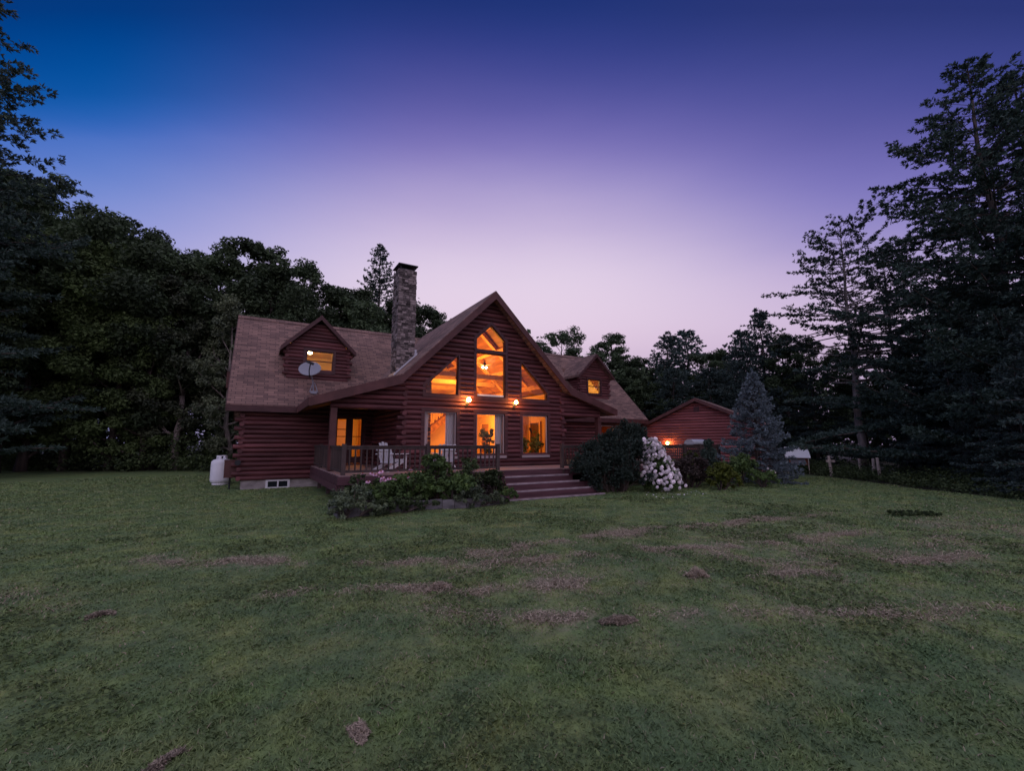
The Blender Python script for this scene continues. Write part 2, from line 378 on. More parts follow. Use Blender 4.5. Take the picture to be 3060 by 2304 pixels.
# side walls of the gable box and wing walls
for f, x in ((west, -GX), (east, GX)):
    w = MB(); log_wall(w, f(x), lambda z: (.02, YW), .80, 3.75); w.build('porch_side_wall', M['log_side'], house)
w = MB()
door = [(-4.98, .86), (-3.90, .86), (-3.90, 2.80), (-4.98, 2.80)]
log_wall(w, front(YW), lambda z: (XL, -GX + .05), .31, 3.45, [door])
stubs(w, XL, YW, .31, 3.2, -1, 1); w.build('wing_front_wall', M['log'], house); w = MB()
winR = [(9.5, 1.75), (10.5, 1.75), (10.5, 2.75), (9.5, 2.75)]
log_wall(w, front(YW), lambda z: (GX - .05, XR), .31, 3.45, [winR])
stubs(w, XR, YW, .31, 3.2, 1, 1)
w.build('wing_front_wall', M['log'], house)
for f, x in ((west, XL), (east, XR)):
    w = MB()
    def eext(z):
        h = (main_top(YR) - TH - z) / SM
        return (max(YW, YR - h), min(12.18, YR + h))
    log_wall(w, f(x), eext, .31, 7.25, nprof=5)
    w.build('end_wall', M['log_side'], house)
w = MB(); log_wall(w, lambda u, z, d: (u, 12.18 + d, z), lambda z: (XL, XR), .31, 3.4, nprof=5); w.build('back_wall', M['log'], house)
# foundation with the basement window
fnd = MB()
bw = [(-7.38, .0), (-6.62, .0), (-6.62, .27), (-7.38, .27)]
fnd.box(XL + .08, -7.42, YW + .02, YW + .3, -.3, .31).box(-6.58, XR - .08, YW + .02, YW + .3, -.3, .31).box(-7.42, -6.58, YW + .02, YW + .3, -.3, -.02)
fnd.box(XL + .08, XL + .3, YW + .3, 12.1, -.3, .31).box(XR - .3, XR - .08, YW + .3, 12.1, -.3, .31)
fnd.box(-GX + .1, GX - .1, .05, .3, -.3, .80).box(-GX + .1, -GX + .3, .3, YW, -.3, .8).box(GX - .3, GX - .1, .3, YW, -.3, .8)
fo = fnd.build('foundation', M['concrete'], house)
fw_ = MB(); PW = front(YW - .0)
for a, b in ((-7.42, -7.34), (-7.02, -6.97), (-6.66, -6.58)): fw_.box(a, b, YW - .03, YW + .08, -.02, .31)
fw_.box(-7.34, -7.02, YW - .03, YW + .08, .25, .31).box(-6.97, -6.66, YW - .03, YW + .08, .25, .31).box(-7.34, -7.02, YW - .03, YW + .08, -.02, .03).box(-6.97, -6.66, YW - .03, YW + .08, -.02, .03)
fw_.build('basement_window_frame', M['whiteframe'], fo)
MB().box(-7.34, -7.02, YW + .03, YW + .05, .03, .25).box(-6.97, -6.66, YW + .03, YW + .05, .03, .25).build('basement_pane', M['darkglass'], fo)

# ---- roofs
def slab(mb, pts, fz, th=TH, t=.5):
    """roof slab over a plan polygon; both faces follow fz"""
    top = [(x, y, fz(x, y)) for x, y in pts]; n = len(top); vs = top + [(x, y, z - th) for x, y, z in top]
    mb.add(vs, [tuple(range(n)), tuple(range(2 * n - 1, n - 1, -1))] + [((i + 1) % n, i, n + i, n + (i + 1) % n) for i in range(n)], t)
fm = lambda x, y: main_top(y)
def valley(y): # |x| where the gable roof meets the main roof
    z = main_top(y)
    return (ZP - z) * XBL / (ZP - ZB) if z >= ZB else XBL + (ZB - z) / .325
YE = 3.93; YB_ = 3.93 + (ZB - 3.17) / SM
dL, dR = (-6.92, -4.48), (8.82, 11.02)             # dormer holes in the main roof
YD = 5.2
mr_ = MB()
y2 = 7.2
def v(y, s, e=.06): return s * (valley(y) - e)
Lx = -8.87
for pts in ([(Lx, YE), (v(YE, -1), YE), (v(YB_, -1), YB_), (v(YD, -1), YD), (Lx, YD)],
            [(Lx, YD), (dL[0], YD), (dL[0], y2), (Lx, y2)], [(dL[1], YD), (v(YD, -1), YD), (v(y2, -1), y2), (dL[1], y2)],
            [(Lx, y2), (v(y2, -1), y2), (v(YR, -1), YR), (Lx, YR)]): slab(mr_, pts, fm)
Rx = 12.95
for pts in ([(v(YE, 1), YE), (Rx, YE), (Rx, YD), (v(YD, 1), YD), (v(YB_, 1), YB_)],
            [(v(YD, 1), YD), (dR[0], YD), (dR[0], y2), (v(y2, 1), y2)], [(dR[1], YD), (Rx, YD), (Rx, y2), (dR[1], y2)],
            [(v(y2, 1), y2), (Rx, y2), (Rx, YR), (v(YR, 1), YR)]): slab(mr_, pts, fm)
slab(mr_, [(Lx, YR), (Rx, YR), (Rx, 12.63), (Lx, 12.63)], fm)
roof = mr_.build('main_roof', M['shx'], house)
MB().prism([(Lx - .02, YR - .16, ZR - .12), (Lx - .02, YR, ZR + .045), (Lx - .02, YR + .16, ZR - .12)], (-Lx - .9, 0, 0)).prism([(.9, YR - .16, ZR - .12), (.9, YR, ZR + .045), (.9, YR + .16, ZR - .12)], (Rx - .9 + .02, 0, 0)).build('ridge_cap', M['shx'], roof)
fa = MB()
for x0 in (Lx - .03, Rx + .002):
    fa = MB(); fa.prism([(x0, YE - .02, main_top(YE) - .02), (x0, YR, ZR - .02), (x0, YR, ZR - .27), (x0, YE - .02, main_top(YE) - .27)], (.028, 0, 0))
    fa.prism([(x0, 12.63, main_top(12.63) - .02), (x0, YR, ZR - .02), (x0, YR, ZR - .27), (x0, 12.63, main_top(12.63) - .27)], (.028, 0, 0)); fa.build('rake_board', M['trim'], roof)
fa = MB()
fa.box(Lx, -6.5, YE - .035, YE - .003, 3.17 - .27, 3.17 - .035).build('eave_fascia', M['trim'], roof); fa = MB().box(6.35, Rx, YE - .035, YE - .003, 3.17 - .27, 3.17 - .035)
fa.build('eave_fascia', M['trim'], roof)
gr_ = MB(); fg = lambda x, y: gable_top(x); YF = -.45
for s, xe in ((-1, 6.52), (1, 6.22)):
    slab(gr_, [(0, YF), (s * XBL, YF), (s * XBL, YB_), (s * valley(YR), YR), (0, YR)][::s], fg)
    slab(gr_, [(s * XBL, YF), (s * xe, YF), (s * xe, 3.93 + (gable_top(xe) - 3.17) / SM), (s * XBL, YB_)][::s], fg)
gro = gr_.build('gable_roof', M['shy'], house)
rk = MB()
for s, xe in ((-1, 6.52), (1, 6.22)):
    for xa, xb in ((0, XBL), (XBL, xe)):
        za, zb_ = gable_top(xa), gable_top(xb)
        poly = [(s * xa, YF - .05, za - .03), (s * xb, YF - .05, zb_ - .03), (s * xb, YF - .05, zb_ - .31), (s * xa, YF - .05, za - .35)]
        rk.prism(poly, (0, .048, 0))
    rk.box(*sorted((s * xe, s * (xe + .03))), YF - .05, 3.6, gable_top(xe) - .29, gable_top(xe) - .03)
rk.build('rake_board', M['fascia'], gro)
for s, xe in ((-1, 6.45), (1, 6.15)):
    p = [(s * 3.5, .12, gable_top(3.6) - TH - .03), (s * xe, .12, gable_top(xe) - TH - .03), (s * xe, 3.9, gable_top(xe) - TH - .03), (s * 3.5, 4.3, gable_top(3.6) - TH - .03)]
    sf = MB().prism(p, (0, 0, -.02)); sf.build('porch_soffit', M['soffit'], gro)

# ---- stone chimney
cx0, cx1, cy0, cy1 = -3.30, -2.62, 1.55, 2.35
rs = random.Random(11); st = MB(); z = 3.6
while z < 8.66:
    h = rs.uniform(.05, .115); h = min(h, 8.68 - z)
    for face in range(4):
        a, b = (cx0, cx1) if face % 2 == 0 else (cy0, cy1); u = a - .02 + (.0 if face % 2 == 0 else .03)
        while u < b:
            wd = rs.uniform(.10, .26); u2 = min(u + wd, b + .02)
            if b - u2 < .07: u2 = b + .02
            pr = rs.uniform(.005, .045); g = .008
            if face == 0: st.box(u + g, u2 - g, cy0 - pr, cy0 + .08, z + g * .7, z + h - g * .7, rs.random())
            elif face == 2: st.box(u + g, u2 - g, cy1 - .08, cy1 + pr, z + g * .7, z + h - g * .7, rs.random())
            elif face == 3: st.box(cx0 - pr, cx0 + .08, u + g, u2 - g, z + g * .7, z + h - g * .7, rs.random())
            else: st.box(cx1 - .08, cx1 + pr, u + g, u2 - g, z + g * .7, z + h - g * .7, rs.random())
            u = u2
    z += h
ch = st.build('chimney', M['stone'], house)
MB().box(cx0 + .012, cx1 - .012, cy0 + .012, cy1 - .012, 3.5, 8.69).build('mortar_core', M['mortar'], ch)
cp = MB().box(cx0 - .06, cx1 + .06, cy0 - .06, cy1 + .06, 8.86, 8.90)
for x in (cx0 + .06, cx1 - .06):
    for y in (cy0 + .06, cy1 - .06): cp.tube([(x, y, 8.68), (x, y, 8.86)], .018, 6)
cp.box(cx0 + .1, cx1 - .1, cy0 + .1, cy1 - .1, 8.69, 8.76)
cp.build('chimney_cap', M['dark'], ch)
fl = MB()
xs_ = [cx0 - .06, cx0, cx1, cx1 + .06]
fl.prism([(x, cy0 - .055, gable_top(x) + dz) for x, dz in ((cx0 - .12, .01), (cx1 + .12, .01), (cx1 + .12, .09), (cx0 - .12, .09))], (0, .02, 0))
fl.prism([(cx0 - .055, y, gable_top(cx0 - .05) + dz) for y, dz in ((cy0 - .1, .0), (cy1 + .1, .0), (cy1 + .1, .1), (cy0 - .1, .1))], (.02, 0, 0))
fl.box(cx1 + .05, cx1 + .2, cy0 + .3, cy0 + .5, gable_top(cx1 + .2) - .05, gable_top(cx1 + .2) + .2)
fl.build('flashing', M['flash'], ch)

# ---- windows
def window(P, poly, parent, name='window', tw=.13, proud=.105, sw=.05, frame='sash', pane='window_pane', sub=None, trimmat='trim'):
    t = MB(); ring(t, P, poly, offset(poly, tw), -.04, proud); wo = t.build(name, M[trimmat], parent)
    tgt = sub or wo
    s_ = MB(); ring(s_, P, offset(poly, -sw), offset(poly, -.002), -.06, .045); s_.build('window_frame', M[frame], tgt)
    g = MB(); g.add([P(*p, 0) for p in offset(poly, -sw + .01)], [tuple(range(len(poly)))]); g.build(pane, M['glass'], tgt)
    return wo
for k, q in enumerate(low):
    wo = window(front(0), q, house, frame='sash')
    x0, x1 = q[0][0], q[1][0]
    MB().box(x0 - .05, x1 + .05, -.15, -.106, zb - .10, zb - .004).build('window_sill', M['sash'], wo)
for q in (trapL, trapR, pent, mid): window(front(0), q, house, frame='trim', tw=.115, sw=.03)
MB().box(-.74, .74, -.112, -.02, 5.25, 5.35).build('window_rail', M['trim'], house)
MB().box(-.58, .58, -.06, -.045, 3.53, 3.60).build('lower_sash_edge', M['whiteframe'], house)

# ---- french door of the left porch and the lit window of the right porch
dm = MB(); PD = front(YW)
ring(dm, PD, door, offset(door, .12), -.04, .10); fd = dm.build('french_door', M['trim'], house)
leaf = MB()
for x0, x1, pz in ((-4.92, -4.57, 1.45), (-4.30, -3.95, 1.15)):
    leaf.box(x0, x1, YW - .03, YW + .03, .87, pz).box(x0, x1, YW - .03, YW + .03, 2.72, 2.79)
    for zz in ((1.98, 2.28) if pz > 1.3 else (1.98,)): leaf.box(x0, x1, YW - .02, YW + .02, zz, zz + .03)
for x0, x1 in ((-4.98, -4.92), (-4.57, -4.30), (-3.95, -3.90)): leaf.box(x0, x1, YW - .035, YW + .035, .87, 2.79)
leaf.build('door_leaf', M['trim'], fd)
MB().add([(-4.9, YW + .001, 1.12), (-3.98, YW + .001, 1.12), (-3.98, YW + .001, 2.7), (-4.9, YW + .001, 2.7)], [(0, 1, 2, 3)]).build('door_pane', M['glass'], fd)
MB().ball((-4.38, YW - .07, 1.85), .035, 6).build('door_handle', M['dark'], fd)
window(PD, winR, house)

# ---- dormers
def dormer(xc, hw, zt_, wz0, wz1, wx0, wx1, xover, name='dormer'):
    """front wall at y = YD, rises from the main roof"""
    zw = zt_ - hw - .12
    q = [(wx0, wz0), (wx1, wz0), (wx1, wz1), (wx0, wz1)]
    w = MB()
    sl = 1.0
    def dext(z):
        a = min(hw, (zt_ - .22 - z) / sl); return (xc - max(a, 0), xc + max(a, 0))
    log_wall(w, front(YD), dext, main_top(YD) - .05, zt_ - .35, [q], s=.155, bulge=.07)
    zlow = main_top(YD) + .12
    stubs(w, xc - hw, YD, zlow, zt_ - hw - .1, -1, 0, .16, .155); stubs(w, xc + hw, YD, zlow, zt_ - hw - .1, 1, 0, .16, .155)
    for f, x in ((west, xc - hw), (east, xc + hw)):
        zz = zlow
        while zz < zt_ - hw - .1:
            ye = min(YR, YD + (zz + .2 - main_top(YD)) / SM)
            sgn = -1 if f is west else 1
            w.tube([(x - sgn * .0, YD + .02, zz + .078), (x - sgn * .0, ye, zz + .078)], .078, 8, t=rl.random()); w.box(*sorted((x - sgn * .06, x - sgn * .02)), YD + .02, ye + .2, zz, zz + .156)
            zz += .155
    d = w.build(name, M['log'], house)
    yh = lambda z: 3.93 + (z - 3.17) / SM
    r = MB(); ov = .30; xe = hw + xover
    for s in (-1, 1):
        pts = [(xc, YD - ov), (xc + s * xe, YD - ov), (xc + s * xe, min(YR, yh(zt_ - xe * sl) + .05)), (xc, min(YR, yh(zt_) + .05))][::s]
        slab(r, pts, lambda x, y: zt_ - abs(x - xc) * sl, .14)
    r.build('dormer_roof', M['shy'], d)
    f = MB()
    for s in (-1, 1):
        f.prism([(xc, YD - ov - .04, zt_ - .02), (xc + s * xe, YD - ov - .04, zt_ - xe * sl - .02), (xc + s * xe, YD - ov - .04, zt_ - xe * sl - .20), (xc, YD - ov - .04, zt_ - .22)], (0, .038, 0))
    f.build('dormer_rake_board', M['trim'], d)
    t = MB(); ring(t, front(YD), q, offset(q, .11), -.04, .095); t.build('dormer_trim', M['trim'], d)
    s_ = MB(); ring(s_, front(YD), offset(q, -.035), offset(q, -.002), -.05, .04); zm = (wz0 + wz1) / 2
    s_.box(wx0 + .03, wx1 - .03, YD - .03, YD + .03, zm - .02, zm + .02); s_.build('window_frame', M['trim'], d)
    MB().add([front(YD)(*p, 0) for p in offset(q, -.025)], [(0, 1, 2, 3)]).build('window_pane', M['glass'], d)
    return d
dormer(-5.70, 1.22, 7.24, 4.80, 5.68, -6.20, -5.12, .28)
dormer(9.83, 1.10, 7.14, 4.70, 5.58, 9.30, 10.26, .28)
MB().box(-9.15, XL - .08, 8.2, 9.2, 4.2, 4.95).build('wall_bay', M['fascia'], house)

# ---- interior of the great room and the lit rooms
i = MB(); i.box(-3.3, 8.6, .12, 8.1, .78, .84); i.box(XL + .12, -3.3, YW + .12, 8.1, .78, .84); i.build('interior_floor', M['floor'], house)
i = MB()
for s in (-1, 1):
    for k in range(24):   # ceiling planks run along the roof
        xa, xb = k * .142 + .02, k * .142 + .158; zf = lambda x: ZP - TH - .02 - x * (ZP - ZB) / XBL
        i.prism([(s * xa, .12, zf(xa)), (s * xb, .12, zf(xb)), (s * xb, .12, zf(xb) - .02), (s * xa, .12, zf(xa) - .02)], (0, 7.9, 0), rl.random())
i.build('plank_ceiling', M['plank'], house)
i = MB()
for s in (-1, 1):
    for k in range(4):
        x = .62 + k * .82; zz = ZP - TH - .13 - x * (ZP - ZB) / XBL
        i.bar((s * x, .15, zz), (s * x, 7.9, zz), .15, .2, (s * .7, 0, .7))
    for y in (2.1, 4.4, 6.7):
        i.bar((s * .1, y, ZP - TH - .36), (s * 3.3, y, ZB - .05 + .1), .14, .22, (0, 1, 0))
for y in (2.1, 4.4, 6.7): i.bar((-2.5, y, 4.65), (2.5, y, 4.65), .15, .2)
for y in (4.4,): i.bar((-3.2, y, 3.35), (3.2, y, 3.35), .2, .25)
i.box(-3.3, -3.1, .3, 8, 3.2, 3.45).box(3.1, 3.3, .3, 8, 3.2, 3.45).bar((-1.9, 4.4, 3.4), (-1.9, 4.4, 5.4), .14, .14).bar((1.2, 4.4, 3.4), (1.2, 4.4, 4.6), .12, .12)
i.build('roof_beam', M['beam'], house)
i = MB(); i.prism([(-3.4, 8.0, .84), (8.5, 8.0, .84), (8.5, 8.0, 3.2), (3.4, 8.0, 3.2), (3.4, 8.0, 3.9), (0, 8, 7.4), (-3.4, 8, 3.9)], (0, .1, 0)); i.build('interior_back_wall', M['plaster'], house)
i = MB()
i.prism([(-3.36, .12, .84), (-3.36, 8, .84), (-3.36, 8, 3.9), (-3.36, .12, 3.9)], (.06, 0, 0)); i.build('interior_left_wall', M['pine'], house)
i = MB()
i.prism([(3.32, .12, .84), (3.32, YW, .84), (3.32, YW, 3.9), (3.32, .12, 3.9)], (-.04, 0, 0)).prism([(3.32, YW, 3.0), (3.32, 8, 3.0), (3.32, 8, 3.9), (3.32, YW, 3.9)], (-.04, 0, 0)).box(3.28, 3.36, 5.4, 8, .84, 3.0)
i.build('interior_right_wall', M['plaster'], house)
MB().box(XL + .1, -3.4, YW + .1, 12.1, 3.08, 3.2).build('upper_floor', M['pine'], house); MB().box(3.4, XR - .1, YW + .1, 12.1, 3.0, 3.12).build('upper_floor', M['pine'], house)
for xx in (-3.5, 3.43): MB().prism([(xx, 4.75, 3.15), (xx, 11.8, 3.15), (xx, 11.8, 3.5), (xx, 8.28, 7.0), (xx, 4.75, 3.45)], (.07, 0, 0)).build('partition_wall', M['cream'], house)
MB().box(XL + .12, -3.32, 8.3, 8.36, .84, 3.08).build('partition_wall', M['cream'], house)
# upstairs bedroom walls and sloped ceilings behind the dormers
for xc, hw, zt_ in ((-5.7, 1.2, 7.24), (9.83, 1.08, 7.14)):
    i = MB(); i.box(xc - 2.0, xc + 2.0, 8.6, 8.66, 3.2, 6.9)
    for xx in (xc - hw - .5, xc + hw + .5): i.prism([(xx, 4.7, 3.2), (xx, 8.6, 3.2), (xx, 8.6, 6.85), (xx, 8.2, 6.95), (xx, 4.7, main_top(4.7) - .4)], (.05, 0, 0))
    i.box(xc - hw, xc + hw, YD + .12, 8.6, 5.98, 6.02)
    i.build('bedroom_wall', M['cream'], house)
stt = MB()
for k in range(9):
    x = -.55 + k * .25; zz = 2.15 + k * .19; stt.box(x, x + .3, 6.6, 7.5, zz, zz + .05); stt.box(x, x + .03, 6.62, 7.5, zz - .14, zz)
stt.bar((-.6, 6.6, 1.95), (1.7, 6.6, 3.7), .06, .3); sto = stt.build('staircase', M['plank'], house)
bl = MB()
for k in range(12):
    x = -.5 + k * .16; zz = 2.3 + k * .122; bl.bar((x, 6.62, zz), (x, 6.62, zz + .85), .035, .035)
bl.bar((-.6, 6.62, 3.05), (1.5, 6.62, 4.65), .07, .07); bl.build('stair_railing', M['beam'], sto)
sc_ = MB(); z = .84; rs = random.Random(5)
while z < 4.6:
    h = rs.uniform(.12, .22)
    for x0, x1 in ((-3.25, -2.75), (-2.75, -2.2), (-2.2, -1.72)):
        sc_.box(x0 + .01, x1 - .01, 1.9 - rs.uniform(0, .04), 2.4, z + .01, z + h - .01, rs.random())
    z += h
sc_.build('stone_hearth', M['stone'], house)
dr = MB(); dr.box(3.2, 3.275, 7.25, 7.33, .84, 2.85).box(3.2, 3.275, 6.25, 6.33, .84, 2.85).box(3.2, 3.275, 6.33, 7.25, 2.77, 2.85)
do = dr.build('door_casing', M['beam'], house)
d2 = MB().box(3.235, 3.278, 6.34, 7.24, .85, 2.76)
for yy in (6.45, 6.85):
    for z0, z1 in ((1.0, 1.65), (1.8, 2.55)): d2.box(3.222, 3.24, yy, yy + .3, z0, z1)
d2.build('panelled_door', M['plank'], do)
d3 = MB().box(3.2, 3.277, 1.28, 1.36, .84, 2.72).box(3.2, 3.277, 2.1, 2.18, .84, 2.72).box(3.2, 3.277, 1.36, 2.1, 2.64, 2.72); d3o = d3.build('door_casing', M['beam'], house)
MB().box(3.24, 3.278, 1.37, 2.09, .85, 2.63).build('dark_door', M['trim'], d3o)
MB().box(3.0, 3.2, 2.42, 2.6, .84, 3.4).build('interior_post', M['beam'], house); MB().box(3.0, 3.2, 4.5, 4.7, .84, 3.4).build('interior_post', M['beam'], house)
WARM = (1.0, .345, .042)
lamp('great_room_light', (.3, 3.2, 4.9), 280, WARM, .25, house); lamp('great_room_light', (-.6, 4.6, 2.8), 185, WARM, .2, house)
lamp('great_room_light', (2.2, 5.6, 2.7), 135, WARM, .2, house)
lamp('left_room_light', (-3.72, 6.2, 2.2), 55, (1, .34, .04), .15, house)
lamp('right_room_light', (9.5, 6.2, 2.6), 90, WARM, .15, house)
lamp('bedroom_light', (-5.85, 6.1, 5.70), 60, (1, .45, .09), .06, house); lamp('bedroom_light', (9.6, 6.6, 5.55), 110, (1, .50, .12), .06, house)
bl = MB().ball((-5.98, 6.0, 5.74), .10, 8, (1, 1, .7)); bl.build('ceiling_globe', M['bulb'], house)

# ================================================================ DECK
ZD = .82; YF_ = -2.3
deck = thing('wooden_deck', 'red stained wooden deck with baluster railings and wide front steps', 'deck', (0, 0, 0))
d = MB(); y = YF_
bd = [-5.85, 11.0]
k = 0
while y < -.16:
    y1 = min(y + .14, -.155); d.box(bd[0], bd[1], y + .004, y1 - .004, ZD - .035, ZD, rl.random()); y = y1
y = -.155
while y < YW - .12:
    y1 = min(y + .14, YW - .11); d.box(bd[0], -GX - .09, y + .004, y1 - .004, ZD - .035, ZD, rl.random()); d.box(GX + .09, bd[1], y + .004, y1 - .004, ZD - .035, ZD, rl.random()); y = y1
d.build('deck_floor', M['deck'], deck)
d = MB()
d.box(bd[0] - .04, -.9, YF_ - .03, YF_ - .002, ZD - .26, ZD - .04).box(1.9, bd[1], YF_ - .03, YF_ - .002, ZD - .26, ZD - .04)
d.box(bd[0] - .04, bd[0] - .002, YF_, YW - .15, ZD - .25, ZD - .04, .3).box(bd[0] - .05, bd[0] - .01, YF_ + .1, YW - .15, ZD - .47, ZD - .26, .9)
d.box(bd[0], bd[0] + .1, YF_ + .05, YF_ + .15, -.1, ZD - .26).box(bd[1] - .1, bd[1], YF_ + .05, YF_ + .15, -.1, ZD - .26)
for x in (-3.3, -.9, 1.9, 4.4, 7, 9): d.box(x - .05, x + .05, YF_ + .03, YF_ + .13, -.1, ZD - .04)
d.build('deck_fascia', M['deckred'], deck)
# steps
n = 4
for k in range(n):
    zt2 = ZD - .2 * (k + 1) + .02; y1 = YF_ - .34 * k - .005; y0 = y1 - .36
    xl = -.82 - .14 * k; xr = (1.75, 1.95, 2.45, 2.5)[k]
    s_ = MB(); s_.box(xl, xr, y0, y1, zt2 - .045, zt2, .5); so = s_.build('step', M['deckred'], deck)
    MB().box(xl + .03, xr - .03, y1 - .04, y1 - .01, zt2, zt2 + .152, rl.random()).build('riser', M['deckred'], so)
    MB().box(xl - .005, xr + .005, y0 - .022, y0 - .002, zt2 - .05, zt2 + .006).build('nosing', M['nosing'], so)
MB().box(-.82 + .02, 1.75, YF_ - .028, YF_ - .008, ZD - .235, ZD - .02).build('top_riser', M['deckred'], deck)
# railing
def rail_run(a, b, posts, lattice=False, nb=.155):
    a = Vector(a); b = Vector(b); L = (b - a).length; dv = (b - a) / L
    r = MB(); r.bar(a + Vector((0, 0, .80)), b + Vector((0, 0, .80)), .09, .04); r.bar(a + Vector((0, 0, .745)), b + Vector((0, 0, .745)), .035, .07); r.bar(a + Vector((0, 0, .10)), b + Vector((0, 0, .10)), .035, .07)
    ro = r.build('railing', M['rail'], deck)
    for t in posts:
        p = a + dv * t; MB().box(p.x - .055, p.x + .055, p.y - .055, p.y + .055, .1, ZD + .87, rl.random()).build('rail_post', M['rail'], ro)
    k = int(L / nb)
    if not lattice:
        for j in range(1, k):
            p = a + dv * (L * j / k)
            if min(abs(L * j / k - t) for t in posts) < .07: continue
            MB().box(p.x - .019, p.x + .019, p.y - .019, p.y + .019, ZD + .1, ZD + .745, rl.random()).build('baluster', M['rail'], ro)
    else:
        l = MB(); nrm = Vector((dv.y, -dv.x, 0))
        for j in range(1, int(L / .12)):
            p = a + dv * (L * j / int(L / .12)); l.bar(p + Vector((0, 0, .13)), p + Vector((0, 0, .72)), .04, .012, nrm)
        for zz in (.22, .34, .46, .58, .69): l.bar(a + Vector((0, 0, zz)) + nrm * .013, b + Vector((0, 0, zz)) + nrm * .013, .012, .04)
        l.build('lattice_panel', M['rail'], ro)
rail_run((-5.74, YF_ + .06, ZD), (-.86, YF_ + .06, ZD), (0.0, 2.44, 4.88))
rail_run((-5.76, YF_ + .18, ZD), (-5.76, YW - .15, ZD), (2.3, 4.4))
rail_run((1.80, YF_ + .06, ZD), (6.9, YF_ + .06, ZD), (0.0, 2.5, 5.1))
rail_run((7.05, YF_ + .06, ZD), (10.9, YF_ + .06, ZD), (1.4, 2.45, 3.8), True)

# ================================================================ GARAGE (gable faces the deck)
gar = thing('log_garage', 'small red log garage with a low gable, half hidden behind the blue spruce', 'garage', (14.6, 1.65, 0), R_(22))
g = MB(); ghw, gpk, gsl = 3.2, 4.36, .46
def gx(z):
    a = min(ghw, (gpk - .2 - z) / gsl); return (-max(a, 0), max(a, 0))
log_wall(g, west(0), gx, .1, gpk - .28, s=.165, bulge=.088)
g.build('gable_wall', M['log_garage'], gar)
g = MB()
for s in (-1, 1): log_wall(g, (lambda u, z, d, s=s: (u, s * (ghw + d), z)), lambda z: (0.02, 2.8), .1, 2.6, s=.165, nprof=5)
g.box(2.7, 2.8, -3.15, 3.15, .1, 2.7).build('side_wall', M['log'], gar)
g = MB()
for s in (-1, 1): slab(g, [(-.38, 0), (3.2, 0), (3.2, s * 3.62), (-.38, s * 3.62)][::s], lambda x, y: gpk - abs(y) * gsl, .14)
ro_ = g.build('garage_roof', M['shx'], gar)
g = MB()
for s in (-1, 1): g.prism([(-.42, 0, gpk - .01), (-.42, s * 3.62, gpk - .01 - 3.62 * gsl), (-.42, s * 3.62, gpk - .2 - 3.62 * gsl), (-.42, 0, gpk - .2)], (.038, 0, 0))
g.build('rake_board', M['fascia'], ro_)
g = MB().box(-.11, -.05, -.16, .16, 3.55, 3.86)
for k in range(4): g.box(-.125, -.11, -.13, .13, 3.585 + k * .068, 3.615 + k * .068)
g.build('gable_vent', M['trim'], gar)
g = MB().box(-.2, 2.9, -3.3, 3.3, -.2, .1); g.build('garage_slab', M['concrete'], gar)

# ================================================================ LANTERNS
def lantern(label, loc, rz=0, e=22, big=1):
    t = thing('wall_lantern', label, 'wall lamp', loc, rz)
    b = MB().box(-.055, .055, -.03, 0, -.20, .02).tube([(0, -.02, -.12), (0, -.10, -.16), (0, -.19, -.13), (0, -.20, -.075)], .013, 8)
    b.lathe([(.02, -.09), (.06, -.075), (.066, -.06), (.03, -.055)], 14, (0, -.20, 0)); b.build('bracket', M['dark'], t)
    MB().ball((0, -.20, .03), .075 * big, 10, (1, 1, 1.1)).build('glass_globe', M['globe'], t, True)
    MB().lathe([(.07, .115), (.05, .13), (.012, .15), (.008, .17)], 14, (0, -.20, 0)).build('lantern_cap', M['dark'], t)
    g_ = t.children[1]; g_.data.materials[0] = emit('lantern_glow', (1, .40, .09), e)
lantern('lit wall lantern between the left and middle gable windows', (-1.04, -.085, 3.30), 0, 230)
lantern('lit wall lantern between the middle and right gable windows', (1.03, -.085, 3.30), 0, 150, .9)
lantern('lit lamp low on the red garage wall behind the lattice railing', (14.6 - .09 * math.cos(R_(22)) - 1.72 * math.sin(R_(22)), 1.65 - .09 * math.sin(R_(22)) + 1.72 * math.cos(R_(22)), 1.70), R_(-68), 150)

# ================================================================ SATELLITE DISH
sd = thing('satellite_dish', 'grey satellite dish on a mast on the roof in front of the left dormer', 'satellite dish', (-5.90, 4.55, main_top(4.55)))
c = Vector((-.22, -.40, .92)); nd = (Vector((-7.994, -15.42, 1.7)) - Vector((-5.9, 4.55, 3.8))).normalized(); nd = (nd + Vector((-.30, 0, .72))).normalized()
xu = nd.cross(Vector((0, 0, 1))).normalized(); zu = xu.cross(nd).normalized()
xu, zu = xu * math.cos(.12) + zu * math.sin(.12), zu * math.cos(.12) - xu * math.sin(.12)
rf = MB(); vs = []; nr, na = 7, 36
for side in (0, 1):
    for r in range(nr + 1):
        for a in range(na):
            q = r / nr; an = 2 * math.pi * a / na
            vs.append(c + xu * (.44 * q * math.cos(an)) + zu * (.36 * q * math.sin(an)) + nd * (.10 * q * q - .07 - .012 * side))
fs = []; o = (nr + 1) * na
for r in range(nr):
    for a in range(na):
        b = (a + 1) % na
        fs += [(r * na + a, r * na + b, (r + 1) * na + b, (r + 1) * na + a), (o + r * na + a, o + (r + 1) * na + a, o + (r + 1) * na + b, o + r * na + b)]
for a in range(na): fs.append((nr * na + a, nr * na + (a + 1) % na, o + nr * na + (a + 1) % na, o + nr * na + a))
rf.add(vs, fs); rf.build('reflector', M['dish'], sd, True)
tip = c + nd * .50 - zu * .05 - xu * .16
MB().tube([c - zu * .40 - nd * .03 - xu * .10, c - zu * .32 + nd * .3 - xu * .14, tip], .022, 8).build('feed_arm', M['dark'], sd)
MB().bar(tip + nd * .05 + xu * .16, tip - nd * .1 - xu * .10, .07, .09).build('receiver_head', M['dark'], sd)
